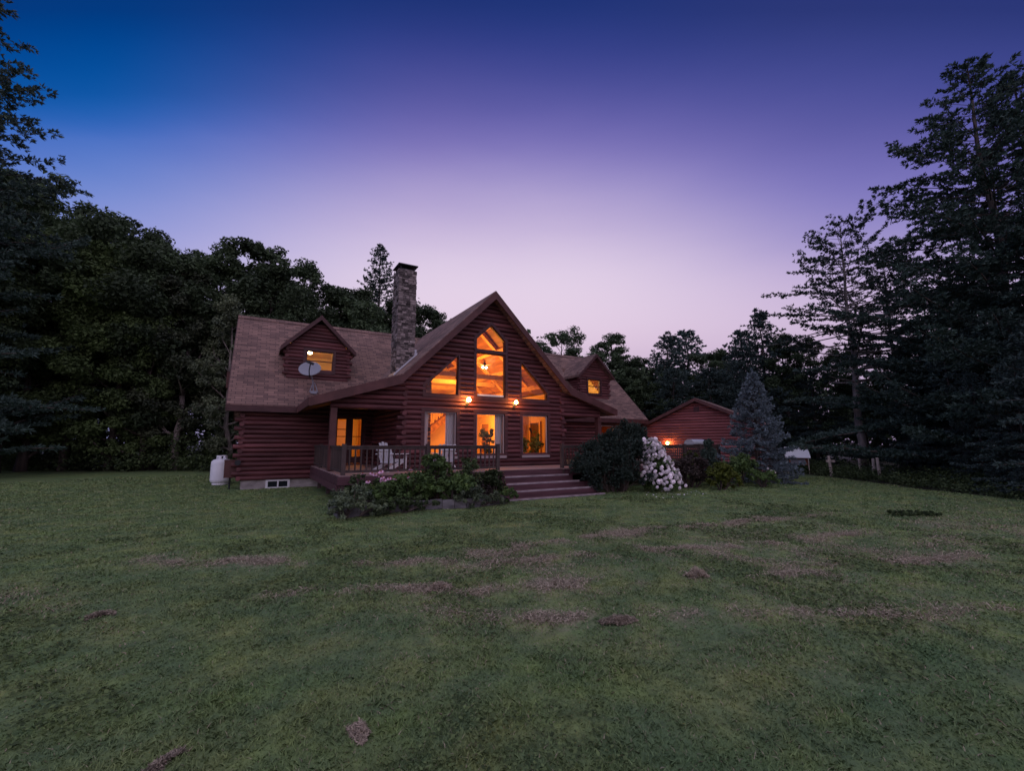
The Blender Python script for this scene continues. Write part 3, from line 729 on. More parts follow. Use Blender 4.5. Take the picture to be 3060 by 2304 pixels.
MB().tube([(0, 0, .05), (-.06, -.08, .5), c - nd * .1 - zu * .05], .028, 8).build('mast', M['dish'], sd)
MB().box(-.12, .12, -.14, .10, -.06, .06).bar((.16, -.12, 0), (.02, -.02, .42), .03, .02).bar((-.16, -.1, 0), (-.03, -.02, .42), .03, .02).build('mount_foot', M['dish'], sd)

# ================================================================ PROPANE TANK, UTILITY BOX
pt = thing('propane_tank', 'white upright propane tank on the grass at the left corner of the log house', 'propane tank', (-9.02, 7.25, 0))
MB().lathe([(.30, .06), (.372, .14), (.38, .22), (.38, .86), (.365, .95), (.30, 1.02), (.16, 1.06), (.05, 1.07)], 32).build('tank_body', M['tank'], pt, True)
MB().lathe([(.30, -.05), (.30, .12), (.28, .12), (.28, -.05)], 28).build('foot_ring', M['tank'], pt)
cl = MB()
for k in range(18):
    a0, a1 = k * 2 * math.pi / 20 - 1.0, (k + 1) * 2 * math.pi / 20 - 1.0
    p = lambda a, r, z: (r * math.cos(a), r * math.sin(a), z)
    zl = 1.03 if k % 5 else 1.12
    cl.add([p(a0, .20, zl), p(a1, .20, zl), p(a1, .20, 1.20), p(a0, .20, 1.20), p(a0, .185, zl), p(a1, .185, zl), p(a1, .185, 1.20), p(a0, .185, 1.20)],
           [(0, 1, 2, 3), (7, 6, 5, 4), (3, 2, 6, 7), (0, 4, 5, 1), (1, 5, 6, 2), (0, 3, 7, 4)])
cl.build('valve_collar', M['tank'], pt)
MB().tube([(0, 0, 1.05), (0, 0, 1.15)], .035, 8).tube([(-.05, 0, 1.15), (.05, 0, 1.15)], .02, 6).build('valve', M['dark'], pt)
ub = thing('utility_box', 'dark red utility box with a dark disc put in for a shaded log end on the left corner of the log house', 'utility box', (XL - .08, 4.75, .42))
MB().box(-.40, 0, -.18, .35, 0, .62).prism([(-.42, -.2, .62), (-.42, .37, .62), (-.42, .37, .66), (-.42, -.2, .64)], (.44, 0, .0)).build('box_body', M['fascia'], ub)
MB().tube([(.03, -.42, .57), (.03, -.60, .57)], .10, 20).build('shaded_log_end', M['dark'], ub)  # dark disc for a log end in shade, the shade put into its colour
MB().tube([(-.2, .1, -.45), (-.2, .1, 0)], .03, 8).build('conduit', M['dark'], ub)

# ================================================================ ADIRONDACK CHAIRS, GRILL
def adirondack(label, loc, rz, fan):
    t = thing('adirondack_chair', label, 'chair', loc, rz, 'white chairs on the deck')    # faces -y
    s_ = MB()
    for k in range(6): s_.box(-.26, .26, -.30 + k * .095, -.22 + k * .095, .36 - k * .018, .38 - k * .018)
    s_.build('seat', M['white'], t)
    b = MB(); n = 5
    for k in range(n):
        q = (k - (n - 1) / 2); x = q * .108; hh = (.92 - .035 * q * q if fan else .84)
        b.prism([(x - .045, .22, .28), (x + .045, .22, .28), (x * 1.12 + .045, .22 + (hh - .28) * .36, hh), (x * 1.12, .22 + (hh - .25) * .36, hh + .02), (x * 1.12 - .045, .22 + (hh - .28) * .36, hh)], (0, .02, .007))
    b.box(-.28, .28, .40, .425, .66, .73); b.build('backrest', M['white'], t)
    for s in (-1, 1):
        MB().prism([(s * .24, -.42, .54), (s * .38, -.42, .54), (s * .38, .2, .54), (s * .30, .44, .54), (s * .24, .44, .54)], (0, 0, .022)).build('arm', M['white'], t)
        MB().box(*sorted((s * .28, s * .31)), -.36, -.24, 0, .54).build('leg', M['white'], t)
        MB().bar((s * .265, -.36, .38), (s * .265, .55, .02), .025, .12).build('leg', M['white'], t)
adirondack('white adirondack chair with a rounded fan back on the left of the deck', (-4.05, -1.0, ZD), R_(125), True)
adirondack('white slatted chair with a straight back before the left gable window', (-2.27, -1.05, ZD), R_(170), False)
gl = thing('grill', 'silver lidded grill behind the lattice railing of the deck', 'grill', (9.95, -1.7, ZD))
g = MB()
for k in range(9):
    a0, a1 = math.pi * k / 9, math.pi * (k + 1) / 9
    P0 = lambda a, x: (x, -.27 * math.cos(a), .86 + .22 * math.sin(a))
    g.add([P0(a0, -.45), P0(a0, .42), P0(a1, .42), P0(a1, -.45)], [(0, 1, 2, 3)])
g.build('lid', M['steel'], gl)
for x0, x1, mm in ((-.475, -.45, 'steel'), (.42, .62, 'black')): MB().prism([(x0, -.28 * math.cos(math.pi * k / 9), .855 + .23 * math.sin(math.pi * k / 9)) for k in range(10)], (x1 - x0, 0, 0)).build('lid_end', M[mm], gl)
MB().box(-.46, .46, -.27, .27, .66, .855).build('firebox', M['black'], gl)
MB().box(-.44, .44, -.25, .25, .08, .62).build('cart', M['dark'], gl)
MB().box(-.85, -.48, -.24, .24, .80, .83).box(.51, .86, -.24, .24, .80, .83).build('side_shelf', M['steel'], gl)
for sx in (-1, 1):
    for sy in (-1, 1): MB().box(sx * .42 - .02, sx * .42 + .02, sy * .23 - .02, sy * .23 + .02, 0, .08).build('leg', M['dark'], gl)

# ================================================================ THINGS SEEN INSIDE
def curtain(label, x0, x1, z0, z1, y=.16):
    b = MB(); n = 28; vs = []
    for j, z in ((0, z0), (1, (z0 + z1) / 2), (2, z1)):
        for k in range(n + 1):
            u = k / n; sw = (.9 if j == 1 else 1); vs.append((x0 + (x1 - x0) * u * sw, y + .035 * math.sin(u * 26), z))
    fs = [(j * (n + 1) + k, j * (n + 1) + k + 1, (j + 1) * (n + 1) + k + 1, (j + 1) * (n + 1) + k) for j in (0, 1) for k in range(n)]
    b.add(vs, fs); o = b.build('curtain', M['curtain'], None, True); tag(o, label, 'curtain', 'curtains in the gable windows'); return o
curtain('narrow pale curtain at the left side of the left gable window', -2.75, -2.43, .9, 2.9)
curtain('wide pale curtain at the right side of the left gable window', -1.78, -1.36, .9, 2.9)
curtain('pale curtain at the right side of the middle gable window', .30, .66, .9, 2.9)
fan = thing('ceiling_fan', 'ceiling fan with two bright bulbs under the vaulted ceiling, seen through the tall window', 'ceiling fan', (1.75, 4.0, 5.42))
MB().tube([(0, 0, .25), (0, 0, .65)], .02, 6).lathe([(.05, .02), (.11, .06), (.12, .14), (.05, .24)], 16).build('motor', M['dark'], fan)
for k in range(5):
    a = k * 2 * math.pi / 5; ca, sa = math.cos(a), math.sin(a)
    MB().prism([(ca * r - sa * w_, sa * r + ca * w_, .12) for r, w_ in ((.12, -.05), (.62, -.08), (.66, 0), (.62, .08), (.12, .05))], (0, 0, .012)).build('blade', M['beam'], fan)
for x in (-.09, .09): MB().ball((x - .05, -.12, .0), .055, 7).build('bulb', M['bulb'], fan)
pc = thing('wall_picture', 'framed picture on the room wall seen through the right gable window', 'picture', (3.27, 2.78, 2.4))
MB().box(-.03, 0, -.16, .16, -.28, .28).build('picture_frame', M['trim'], pc); MB().box(-.034, -.03, -.12, .12, -.24, .24).build('picture_sheet', M['art'], pc)
wd = thing('hanging_ornament', 'dark leaf shaped ornament hanging in the right gable window', 'ornament', (2.2, .5, 2.25))
MB().tube([(0, 0, .12), (0, 0, .75)], .004, 5).build('cord', M['dark'], wd)
MB().prism([(-.07, 0, .12), (-.02, 0, -.03), (.07, 0, -.12), (.06, 0, 0), (.02, 0, .09)], (0, .02, 0)).build('leaf_plate', M['black'], wd)

# ================================================================ VEGETATION HELPERS
def unit(a): return a / (np.linalg.norm(a, axis=-1, keepdims=True) + 1e-9)
def leaf_cards(P, Nn, L, rng, asp=.55, fold=0):
    """diamond leaves at P with normals Nn and half length L"""
    a = unit(np.cross(Nn, rng.normal(size=P.shape))); b = np.cross(unit(Nn), a); L = L[:, None]
    dr = np.array([0, 0, -.25]) * L
    return np.stack([P + a * L + dr, P + b * L * asp, P - a * L, P - b * L * asp], 1)
def clump_leaves(C, Rd, per, size, rng, flat=.75, up=.6):
    C = np.asarray(C, float); Rd = np.asarray(Rd, float); n = len(C)
    idx = np.repeat(np.arange(n), per); d = unit(rng.normal(size=(len(idx), 3)))
    r = Rd[idx] * rng.random(len(idx)) ** .45
    # ragged clumps: push some leaves further out
    r *= 1 + .35 * (rng.random(len(idx)) ** 4)
    P = C[idx] + d * r[:, None] * np.array([1, 1, flat])
    Nn = unit(d * .5 + np.array([0, 0, up]) + rng.normal(size=P.shape) * .45)
    V = leaf_cards(P, Nn, size * rng.uniform(.6, 1.35, len(idx)), rng)
    ct = rng.random(n)[idx]
    return V, np.clip(.45 * ct + .55 * rng.random(len(idx)), 0, 1)
def needle_tufts(C, D, k, L, wd, rng, spread=.8):
    """k needle cards round each tuft centre, leaning along D"""
    C = np.repeat(np.asarray(C, float), k, 0); D = np.repeat(np.asarray(D, float), k, 0)
    d = unit(D + rng.normal(size=C.shape) * spread); s = unit(np.cross(d, rng.normal(size=C.shape)))
    l = (L * rng.uniform(.6, 1.2, len(C)))[:, None]; w = (wd * rng.uniform(.7, 1.3, len(C)))[:, None]
    V = np.stack([C - s * w * .35, C + d * l * .55 - s * w, C + d * l, C + d * l * .5 + s * w], 1)
    return V, np.clip(rng.random(len(C)) * .6 + np.repeat(rng.random(len(C) // k), k) * .4, 0, 1)
def bend(p0, d, L, n, rng, curve=(0, 0, .25), wob=.12):
    pts = [np.array(p0, float)]; d = unit(np.array(d, float))
    for i in range(n):
        d = unit(d + np.array(curve) / n + rng.normal(size=3) * wob / n ** .5); pts.append(pts[-1] + d * L / n)
    return pts
def broadleaf(seed, h, w, base=.12, nl=20, leaf=.2, per=95, dense=1.0, slim=False):
    rng = np.random.default_rng(seed); tr = MB()
    tp = [np.array([0, 0, -.2])]; lean = rng.normal(size=2) * .03
    for i in range(1, 9):
        tp.append(np.array([lean[0] * i * h / 8 + rng.normal() * .1, lean[1] * i * h / 8 + rng.normal() * .1, h * .93 * i / 8]))
    r0 = h * .0125 + .05
    tr.tube(tp, [r0 * (1.25 if i == 0 else 1) * (1 - .88 * i / 8) for i in range(9)], 8)
    C = []; Rr = []
    for i in range(nl):
        t = base + (.97 - base) * (i + rng.random() * .8) / nl; k = t * 8; a = int(min(k, 7)); p0 = tp[a] + (tp[a + 1] - tp[a]) * (k - a)
        prof = math.sin(math.pi * min(1, max(.12, (t - base * .6) / (1.02 - base * .6))) ** .8) ** .7
        az = i * 2.4 + rng.normal() * .4; L = w * .5 * prof * rng.uniform(.7, 1.15); el = rng.uniform(.15, .6) + t * .4
        pts = bend(p0, (math.cos(az) * math.cos(el), math.sin(az) * math.cos(el), math.sin(el)), L, 4, rng, (0, 0, .35), .25)
        rr = r0 * (1 - .85 * t) * .55; tr.tube(pts, [rr, rr * .75, rr * .55, rr * .35, rr * .15], 5, False)
        for q, f in ((4, 1.0), (3, .85), (2, .7)):
            if q == 2 and rng.random() < .35: continue
            C.append(pts[q] + rng.normal(size=3) * .2); Rr.append(max(.5, L * .24) * rng.uniform(.75, 1.15) * f)
        for s in range(3):
            q = rng.integers(1, 4); az2 = az + rng.choice([-1, 1]) * rng.uniform(.5, 1.2); e2 = el + rng.normal() * .3
            p2 = bend(pts[q], (math.cos(az2) * math.cos(e2), math.sin(az2) * math.cos(e2), math.sin(e2)), L * rng.uniform(.3, .55), 2, rng)
            tr.tube(p2, [rr * .4, rr * .25, rr * .1], 4, False)
            C.append(p2[2]); Rr.append(max(.45, L * .2) * rng.uniform(.7, 1.2))
    C.append(tp[8] + np.array([0, 0, h * .02])); Rr.append(h * .05)
    C = np.array(C); Rr = np.array(Rr)
    per_n = np.maximum(30, (per * dense * (Rr / Rr.mean()) ** 1.6)).astype(int)
    V, T = clump_leaves(C, Rr, per_n, leaf, rng, .72)
    return tr, V, T
def pine_tree(seed, h, w, base=.12, gap=.75, nb=5, dense=1.0, top_round=.5, droop=-.05, tuft=.34, wd=.05, plate=True, tip_only=.35, kc=8):
    """whorled conifer: level limbs, foliage in plates on the outer part of each limb"""
    rng = np.random.default_rng(seed); tr = MB(); n = 10
    tp = [np.array([rng.normal() * .06 * (0 if i == 0 else 1), rng.normal() * .06, -.2 + (h + .1) * i / n]) for i in range(n + 1)]
    r0 = .012 * h + .06; tr.tube(tp, [r0 * (1 - .93 * i / n) for i in range(n + 1)], 8)
    TC = []; TD = []; z = base * h
    while z < h * .985:
        t = (z / h - base) / (1 - base); k = z / h * n; a = int(min(k, n - 1)); p0 = tp[a] + (tp[a + 1] - tp[a]) * (k - a)
        prof = (1 - t) ** top_round * (.45 + .55 * min(1, t / .22)) if base > .15 else (1 - t) ** top_round
        m = max(3, int(round(nb * rng.uniform(.7, 1.2)))); az0 = rng.uniform(0, 6.28)
        for j in range(m):
            az = az0 + j * 6.283 / m + rng.normal() * .25; L = max(.25, w * .5 * prof * rng.uniform(.6, 1.18))
            el = droop + rng.normal() * .10 + .5 * t ** 2
            pts = bend(p0 + np.array([0, 0, rng.normal() * .12]), (math.cos(az) * math.cos(el), math.sin(az) * math.cos(el), math.sin(el)), L, 5, rng, (0, 0, .22 if plate else -.15), .18)
            rr = max(.012, r0 * (1 - .9 * t) * .28); tr.tube(pts, [rr * (1 - .17 * q) for q in range(6)], 4, False)
            d0 = unit(np.array([math.cos(az), math.sin(az), 0])); sd_ = np.array([-d0[1], d0[0], 0])
            ntw = max(5, int(L * 5.2 * dense))
            for q in range(ntw):
                f = tip_only + (1 - tip_only) * ((q + rng.random()) / ntw) ** .8; kk = f * 5; b = int(min(kk, 4)); pc_ = pts[b] + (pts[b + 1] - pts[b]) * (kk - b)
                side = rng.choice([-1, 1]); tl = (.30 * L * (1.12 - f) + .16) * rng.uniform(.35, 1.1); dd = unit(d0 * rng.uniform(.6, 1.1) + sd_ * side * .8 + np.array([0, 0, .06 if plate else -.12]))
                ns = max(2, int(tl / .085))
                uu = rng.random(ns)[:, None]; pp = pc_ + dd * tl * uu + rng.normal(size=(ns, 3)) * np.array([.05, .05, .022]); TC.extend(pp); TD.extend([dd + np.array([0, 0, .18 if plate else -.15])] * ns)
            TC.append(pts[5]); TD.append(d0 + np.array([0, 0, .3]))
        z += gap * rng.uniform(.65, 1.3) * (1 - .55 * t)
    for q in range(8): TC.append(tp[n] + np.array([0, 0, -.12 * q])); TD.append(np.array([rng.normal() * .4, rng.normal() * .4, .8]))
    TD = np.array(TD); V, T = needle_tufts(np.array(TC) + rng.normal(size=(len(TC), 3)) * np.array([.03, .03, .015]), TD * np.array([1, 1, .7]), kc, tuft, wd, rng, .55)
    return tr, V, T
def tree_proto(name, gen, fol, bark='bark'):
    tr, V, T = gen
    root = bpy.data.objects.new(name, None); COL.objects.link(root)
    tr.build('trunk', M[bark], root, True); quads('crown', V, T, M[fol], root); return root
PROTO = {}
def plant_tree(kind, protos, x, y, h, h0, label, group, rz, wscale=1.0):
    key = protos
    r = copy_tree(PROTO[key]); r.location = (x, y, 0); s = h / h0; r.scale = (s * wscale, s * wscale, s); r.rotation_euler = (0, 0, rz)
    r.name = kind; tag(r, label, 'tree', group); return r

# ================================================================ GROUND
_h = np.random.default_rng(77).random((64, 64))
def vnoise(x, y, s):
    x = np.asarray(x, float) * s + 100; y = np.asarray(y, float) * s + 100; xi = np.floor(x).astype(int); yi = np.floor(y).astype(int)
    fx = x - xi; fy = y - yi; fx = fx * fx * (3 - 2 * fx); fy = fy * fy * (3 - 2 * fy); g = lambda a, b: _h[a % 64, b % 64]
    return (g(xi, yi) * (1 - fx) + g(xi + 1, yi) * fx) * (1 - fy) + (g(xi, yi + 1) * (1 - fx) + g(xi + 1, yi + 1) * fx) * fy
CX, CY = -7.994, -15.421
FX, FY = .504, .864
def ground_h(x, y):
    x = np.asarray(x, float); y = np.asarray(y, float)
    near = np.clip((-5.0 - y) / 2, 0, 1) + np.clip((-10.5 - x) / 2, 0, 1); near = np.clip(near, 0, 1)
    return near * (.07 * (vnoise(x, y, .35) - .5) + .04 * (vnoise(x + 31, y, 1.1) - .5)) - .02
LINES = [([-9.6, -9.0, -7.5, -6.2, -4.4, -2.5, 0, 4.6], [-6.6, -6.9, -7.7, -8.7, -8.95, -8.75, -9.0, -9.6], .30, 1.15),
         ([-8, -6.4, -5.6, -4.6, -2.9, -1, 2.2], [-9.2, -9.8, -10.5, -10.9, -11.5, -12.1, -12.9], .20, .95),
         ([-6.5, -4.9, -3.6, -2.2, 0.2], [-10.7, -11.9, -12.5, -13.3, -14.3], .2, .75),
         ([-5.5, -3.4, -1, 2.5], [-9.3, -10.0, -10.5, -11.2], .18, .75),
         ([-11.5, -9.9, -9.2, -8.6], [-7.4, -8.3, -9.2, -10.4], .35, .4)]
def dryness(x, y):
    x = np.asarray(x, float); y = np.asarray(y, float); o = np.zeros_like(x)
    for xs, ys, wd, st_ in LINES:
        yl = np.interp(x, xs, ys); e = np.clip((x - xs[0]) * 1.5, 0, 1) * np.clip((xs[-1] - x) * 1.5, 0, 1)
        o = np.maximum(o, st_ * e * np.exp(-((y - yl) / wd) ** 2))
    n = vnoise(x, y, 1.3) * .5 + vnoise(x + 7, y + 3, 3.7) * .5
    broad = .42 * np.exp(-((y + 10.6 + .25 * (x + 3)) / 2.2) ** 2) * np.clip((x + 7.5) / 3, 0, 1)
    return np.clip(o * np.clip((n - .25) * 2.4, 0, 1.2) + broad * np.clip((n - .3) * 2.5, 0, 1), 0, 1)
def right_edge(x, y):      # >0 beyond the lawn's right edge
    ys = [-40, -15, -11.4, -9.2, -2.4, 6, 20]; xs = [9.5, 10.9, 11.9, 13.2, 18.2, 23, 26]
    return np.asarray(x) - np.interp(np.asarray(y), ys, xs)
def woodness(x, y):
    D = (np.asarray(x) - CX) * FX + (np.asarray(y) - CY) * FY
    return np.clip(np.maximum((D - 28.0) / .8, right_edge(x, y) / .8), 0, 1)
def axis(lo, hi, f0, f1, st_):
    a = list(np.arange(f0, f1, st_)); b = f1; k = st_
    while b < hi: b += k; k *= 1.35; a.append(b)
    b = f0; k = st_
    while b > lo: b -= k; k *= 1.35; a.insert(0, b)
    return np.array(a)
gxs = axis(-600, 600, -20, 17, .25); gys = axis(-300, 900, -17, 5, .25)
GXm, GYm = np.meshgrid(gxs, gys); nxx, nyy = len(gxs), len(gys)
gv = np.stack([GXm, GYm, ground_h(GXm, GYm)], -1).reshape(-1, 3)
ii = np.arange(nyy - 1)[:, None] * nxx + np.arange(nxx - 1)[None, :]; gf = np.stack([ii, ii + 1, ii + nxx + 1, ii + nxx], -1).reshape(-1, 4)
me = bpy.data.meshes.new('lawn'); me.vertices.add(len(gv)); me.vertices.foreach_set('co', gv.astype(np.float32).ravel())
me.loops.add(gf.size); me.loops.foreach_set('vertex_index', gf.astype(np.int32).ravel()); me.polygons.add(len(gf))
me.polygons.foreach_set('loop_start', np.arange(0, gf.size, 4, dtype=np.int32)); me.polygons.foreach_set('loop_total', np.full(len(gf), 4, np.int32)); me.update(calc_edges=True)
me.polygons.foreach_set('use_smooth', np.ones(len(gf), bool))
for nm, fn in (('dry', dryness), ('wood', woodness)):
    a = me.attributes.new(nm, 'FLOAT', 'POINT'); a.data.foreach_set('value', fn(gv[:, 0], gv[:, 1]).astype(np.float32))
lawn = bpy.data.objects.new('lawn', me); COL.objects.link(lawn); tag(lawn, kind='structure')
def grassmat(name, blades):
    m = bpy.data.materials.new(name); m.use_nodes = True; nt = m.node_tree; N = nt.nodes; L = nt.links; b = N['Principled BSDF']
    b.inputs['Roughness'].default_value = .75; b.inputs['Specular IOR Level'].default_value = .2
    tc = N.new('ShaderNodeTexCoord')
    def noise(s, d=5):
        n = N.new('ShaderNodeTexNoise'); n.inputs['Scale'].default_value = s; n.inputs['Detail'].default_value = d; n.inputs['Roughness'].default_value = .62; L.new(tc.outputs['Object'], n.inputs['Vector'])
        r = N.new('ShaderNodeMapRange'); L.new(n.outputs[0], r.inputs[0]); r.inputs[1].default_value = .35; r.inputs[2].default_value = .66; return r.outputs[0]
    def mix(f, a, c):
        x = N.new('ShaderNodeMix'); x.data_type = 'RGBA'
        if isinstance(f, float): x.inputs[0].default_value = f
        else: L.new(f, x.inputs[0])
        for k, q in ((6, a), (7, c)):
            if isinstance(q, tuple): x.inputs[k].default_value = (*q, 1)
            else: L.new(q, x.inputs[k])
        return x.outputs[2]
    k = 2.65 if blades else 2.25
    c = mix(noise(.42), tuple(k * v for v in (.036, .070, .030)), tuple(k * v for v in (.100, .142, .040)))
    c2 = mix(noise(1.1), c, tuple(k * v for v in (.114, .128, .046))); c = mix(noise(2.3), c2, tuple(k * v for v in (.052, .080, .036)))
    def at(n): a = N.new('ShaderNodeAttribute'); a.attribute_name = n; return a.outputs['Fac']
    if blades:
        c = mix(at('tint'), mix(.35, c, (.06, .10, .045)), mix(.15, c, (.30, .36, .18)))
        c = mix(at('dry'), c, (.40, .31, .24))
    else:
        c = mix(noise(9, 6), mix(.5, c, (.03, .05, .024)), c)
        mm = N.new('ShaderNodeMath'); mm.operation = 'MULTIPLY'; L.new(at('dry'), mm.inputs[0]); L.new(noise(6, 6), mm.inputs[1])
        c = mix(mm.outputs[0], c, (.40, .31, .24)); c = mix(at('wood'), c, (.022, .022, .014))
        bn = N.new('ShaderNodeBump'); bn.inputs['Strength'].default_value = .9; bn.inputs['Distance'].default_value = .06
        nb = N.new('ShaderNodeTexNoise'); nb.inputs['Scale'].default_value = 7; nb.inputs['Detail'].default_value = 8; L.new(tc.outputs['Object'], nb.inputs['Vector'])
        L.new(nb.outputs[0], bn.inputs['Height']); L.new(bn.outputs[0], b.inputs['Normal'])
    L.new(c, b.inputs['Base Color']); return m
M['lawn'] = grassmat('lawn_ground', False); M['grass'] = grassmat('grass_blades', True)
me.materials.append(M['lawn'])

# grass blades, thinning out with distance from the viewer's side of the lawn
rng = np.random.default_rng(3)
NB = 900000; a_, b_ = 1.3 ** .5, 30 ** .5
r = (rng.random(NB) * (b_ - a_) + a_) ** (1 / .5); th = R_(30.26) + rng.uniform(-1.25, 1.25, NB)
X = CX + r * np.sin(th); Y = CY + r * np.cos(th)
ok = (woodness(X, Y) < .6) & ~((X > -8.4) & (X < 12.6) & (Y > 4.35)) & ~((X > -5.9) & (X < 11) & (Y > -2.35)) & ~((X > -1.2) & (X < 2.6) & (Y > -3.65)) & ~((X > 13.3) & (Y > -3.1)) & ~((X > -5.8) & (X < -1.5) & (Y > -3.7))
X, Y, r = X[ok], Y[ok], r[ok]; n = len(X); Z = ground_h(X, Y)
clumpy = vnoise(X, Y, 2.6) * .6 + vnoise(X + 50, Y, 6.3) * .4
hh = (.009 + .021 * clumpy) * rng.uniform(.5, 1.5, n) * (1 + .02 * r); ww = (.0013 + .00078 * r) * rng.uniform(.7, 1.3, n)
az = rng.uniform(0, 6.28, n); lean = rng.uniform(.2, 1.9, n) * hh; la = rng.uniform(0, 6.28, n)
B = np.stack([X, Y, Z - .008], -1); sv = np.stack([np.cos(az), np.sin(az), 0 * az], -1) * ww[:, None]
T1 = B + np.stack([np.cos(la) * lean * .35, np.sin(la) * lean * .35, hh * .65], -1); T2 = B + np.stack([np.cos(la) * lean, np.sin(la) * lean, hh], -1)
GV = np.stack([B - sv, B + sv, T1 + sv * .8, T2, T1 - sv * .8], 1)
gt = np.clip(.2 + .65 * rng.random(n) * (.5 + clumpy * .8), 0, 1)
go = quads('grass', GV, gt, M['grass'], k=5)
dv = dryness(X, Y); dv = np.clip((rng.random(n) < dv * 1.0) * rng.uniform(.5, 1, n) + (rng.random(n) < .05) * rng.uniform(.2, .8, n), 0, 1)
a = go.data.attributes.new('dry', 'FLOAT', 'FACE'); a.data.foreach_set('value', dv.astype(np.float32)); tag(go, 'short mown green grass of the lawn', 'grass', kind='stuff')
# clover and broad-leaved weeds in patches of the lawn
Xw = CX + rng.uniform(-7, 13, 260000); Yw = CY + rng.uniform(1.5, 13, 260000); rw = np.hypot(Xw - CX, Yw - CY)
okw = (vnoise(Xw, Yw, .9) * .6 + vnoise(Xw, Yw, 2.7) * .4 > .54) & (woodness(Xw, Yw) < .3) & (Yw < -4.6) & (rng.random(len(Xw)) < 3.5 / np.maximum(rw, 2.5))
Xw, Yw, rw = Xw[okw], Yw[okw], rw[okw]; nw = len(Xw); Pw = np.stack([Xw, Yw, ground_h(Xw, Yw) + rng.uniform(.008, .032, nw)], -1)
Vw = leaf_cards(Pw, unit(np.array([0, 0, 1.]) + rng.normal(size=Pw.shape) * .4), (.010 + .0016 * rw) * rng.uniform(.6, 1.3, nw), rng, .7)
tag(quads('lawn_weeds', Vw, rng.random(nw), M['clover']), 'clover and broad leaved weeds growing in patches through the lawn', 'weeds', kind='stuff')
# loose dry clippings left in rows by the mower
def straw(X, Y, Z, L, wd, rng):
    n = len(X); az = rng.uniform(0, 6.28, n); d = np.stack([np.cos(az), np.sin(az), rng.normal(size=n) * .35], -1); s = np.stack([-np.sin(az), np.cos(az), rng.normal(size=n) * .3], -1)
    P = np.stack([X, Y, Z], -1); l = (L * rng.uniform(.5, 1.4, n))[:, None]; w_ = (wd * rng.uniform(.6, 1.4, n))[:, None]
    return np.stack([P - d * l - s * w_, P - d * l + s * w_, P + d * l + s * w_, P + d * l - s * w_], 1)
X = rng.uniform(-12, 5, 1500000); Y = rng.uniform(-15, -6, 1500000); q = dryness(X, Y); ok = rng.random(len(X)) < np.clip(q - .18, 0, 1) ** 1.5 * .75
X, Y = X[ok], Y[ok]; n = len(X)
co = quads('dry_clippings', straw(X, Y, ground_h(X, Y) + rng.uniform(.005, .035, n), .020, .0026, rng), rng.random(n), M['straw']); tag(co, 'dry brown grass clippings lying in rows on the lawn', 'grass clippings', kind='stuff')
def heap(label, x, y, rx, ry, hz, n, rz, seed):
    rg = np.random.default_rng(seed); u = np.clip(rg.normal(size=(n, 2)), -1.7, 1.7) * .40 ; u[:, 1] += .25 * np.sin(u[:, 0] * 4 + seed); lump = .5 + vnoise(u[:, 0] * 3 + seed, u[:, 1] * 3, 1.0)
    xx = u[:, 0] * rx; yy = u[:, 1] * ry; zz = hz * np.exp(-(u ** 2).sum(1) * 1.8) * rg.random(n) ** .6 * lump
    o = quads('clipping_heap', straw(xx, yy, zz + .008, .014, .0018, rg), rg.random(n), M['heap'], None, (x, y, float(ground_h(x, y)))); o.rotation_euler = (0, 0, rz)
    tag(o, label, 'grass heap', 'heaps of dry clippings on the lawn')
for k, a in enumerate((('dry clipping heap in mid lawn, straight below the middle gable window', -5.95, -10.2, .22, .10, .07, 2400, .3),
          ('dark clipping heap on the lawn below the white hydrangea', -2.98, -11.5, .2, .12, .10, 2000, .1),
          ('wide dry clipping heap in the right middle of the lawn', -4.85, -12.05, .26, .07, .06, 2000, -.3),
          ('tangled dry clipping heap nearest the bottom centre of the lawn', -7.33, -12.48, .07, .12, .035, 1100, .1),
          ('long pale clipping heap at the bottom left edge of the lawn', -8.30, -12.20, .17, .045, .03, 1000, .75),
          ('small pale clipping heap in the far left of the lawn', -9.20, -9.2, .16, .08, .05, 1000, .2))): heap(*a, seed=40 + k)

# ================================================================ TREES
PROTO['oakA'] = tree_proto('oak', broadleaf(1, 18, 10, .12, 24, .135, 210), 'oak'); PROTO['oakB'] = tree_proto('oak', broadleaf(2, 18, 8.5, .15, 22, .13, 200), 'oak')
PROTO['oakC'] = tree_proto('oak', broadleaf(3, 16, 10.5, .08, 26, .14, 210), 'oak')
PROTO['mapleA'] = tree_proto('maple', broadleaf(4, 14, 8, .05, 26, .115, 250), 'maple'); PROTO['mapleB'] = tree_proto('maple', broadleaf(5, 14, 7, .05, 24, .115, 240), 'maple')
PROTO['birch'] = tree_proto('birch', broadleaf(6, 13, 5.5, .10, 24, .095, 200), 'birch', 'barkpale')
PROTO['pineA'] = tree_proto('pine', pine_tree(7, 20, 12, .04, .66, 5, 1.0, .62, .02, .19, .026, True, .16), 'pineN'); PROTO['pineC'] = tree_proto('pine', pine_tree(17, 20, 17, .04, .72, 5, .85, .72, -.02, .20, .028, True, .22), 'pineN'); PROTO['pineB'] = tree_proto('pine', pine_tree(8, 20, 10, .05, .62, 5, 1.0, .66, .06, .19, .026, True, .16), 'pineN')
PROTO['open'] = tree_proto('open_pine', pine_tree(9, 16, 11.2, .36, .62, 5, .75, .45, .0, .17, .024, True, .40), 'pineN', 'barkpale')
PROTO['hemA'] = tree_proto('hemlock', pine_tree(10, 9, 6.6, .02, .46, 6, 1.15, .6, .0, .15, .026, False, .15), 'hemlock'); PROTO['hemB'] = tree_proto('hemlock', pine_tree(11, 9, 5.8, .02, .46, 6, 1.15, .7, .06, .15, .026, True, .15), 'hemlock')
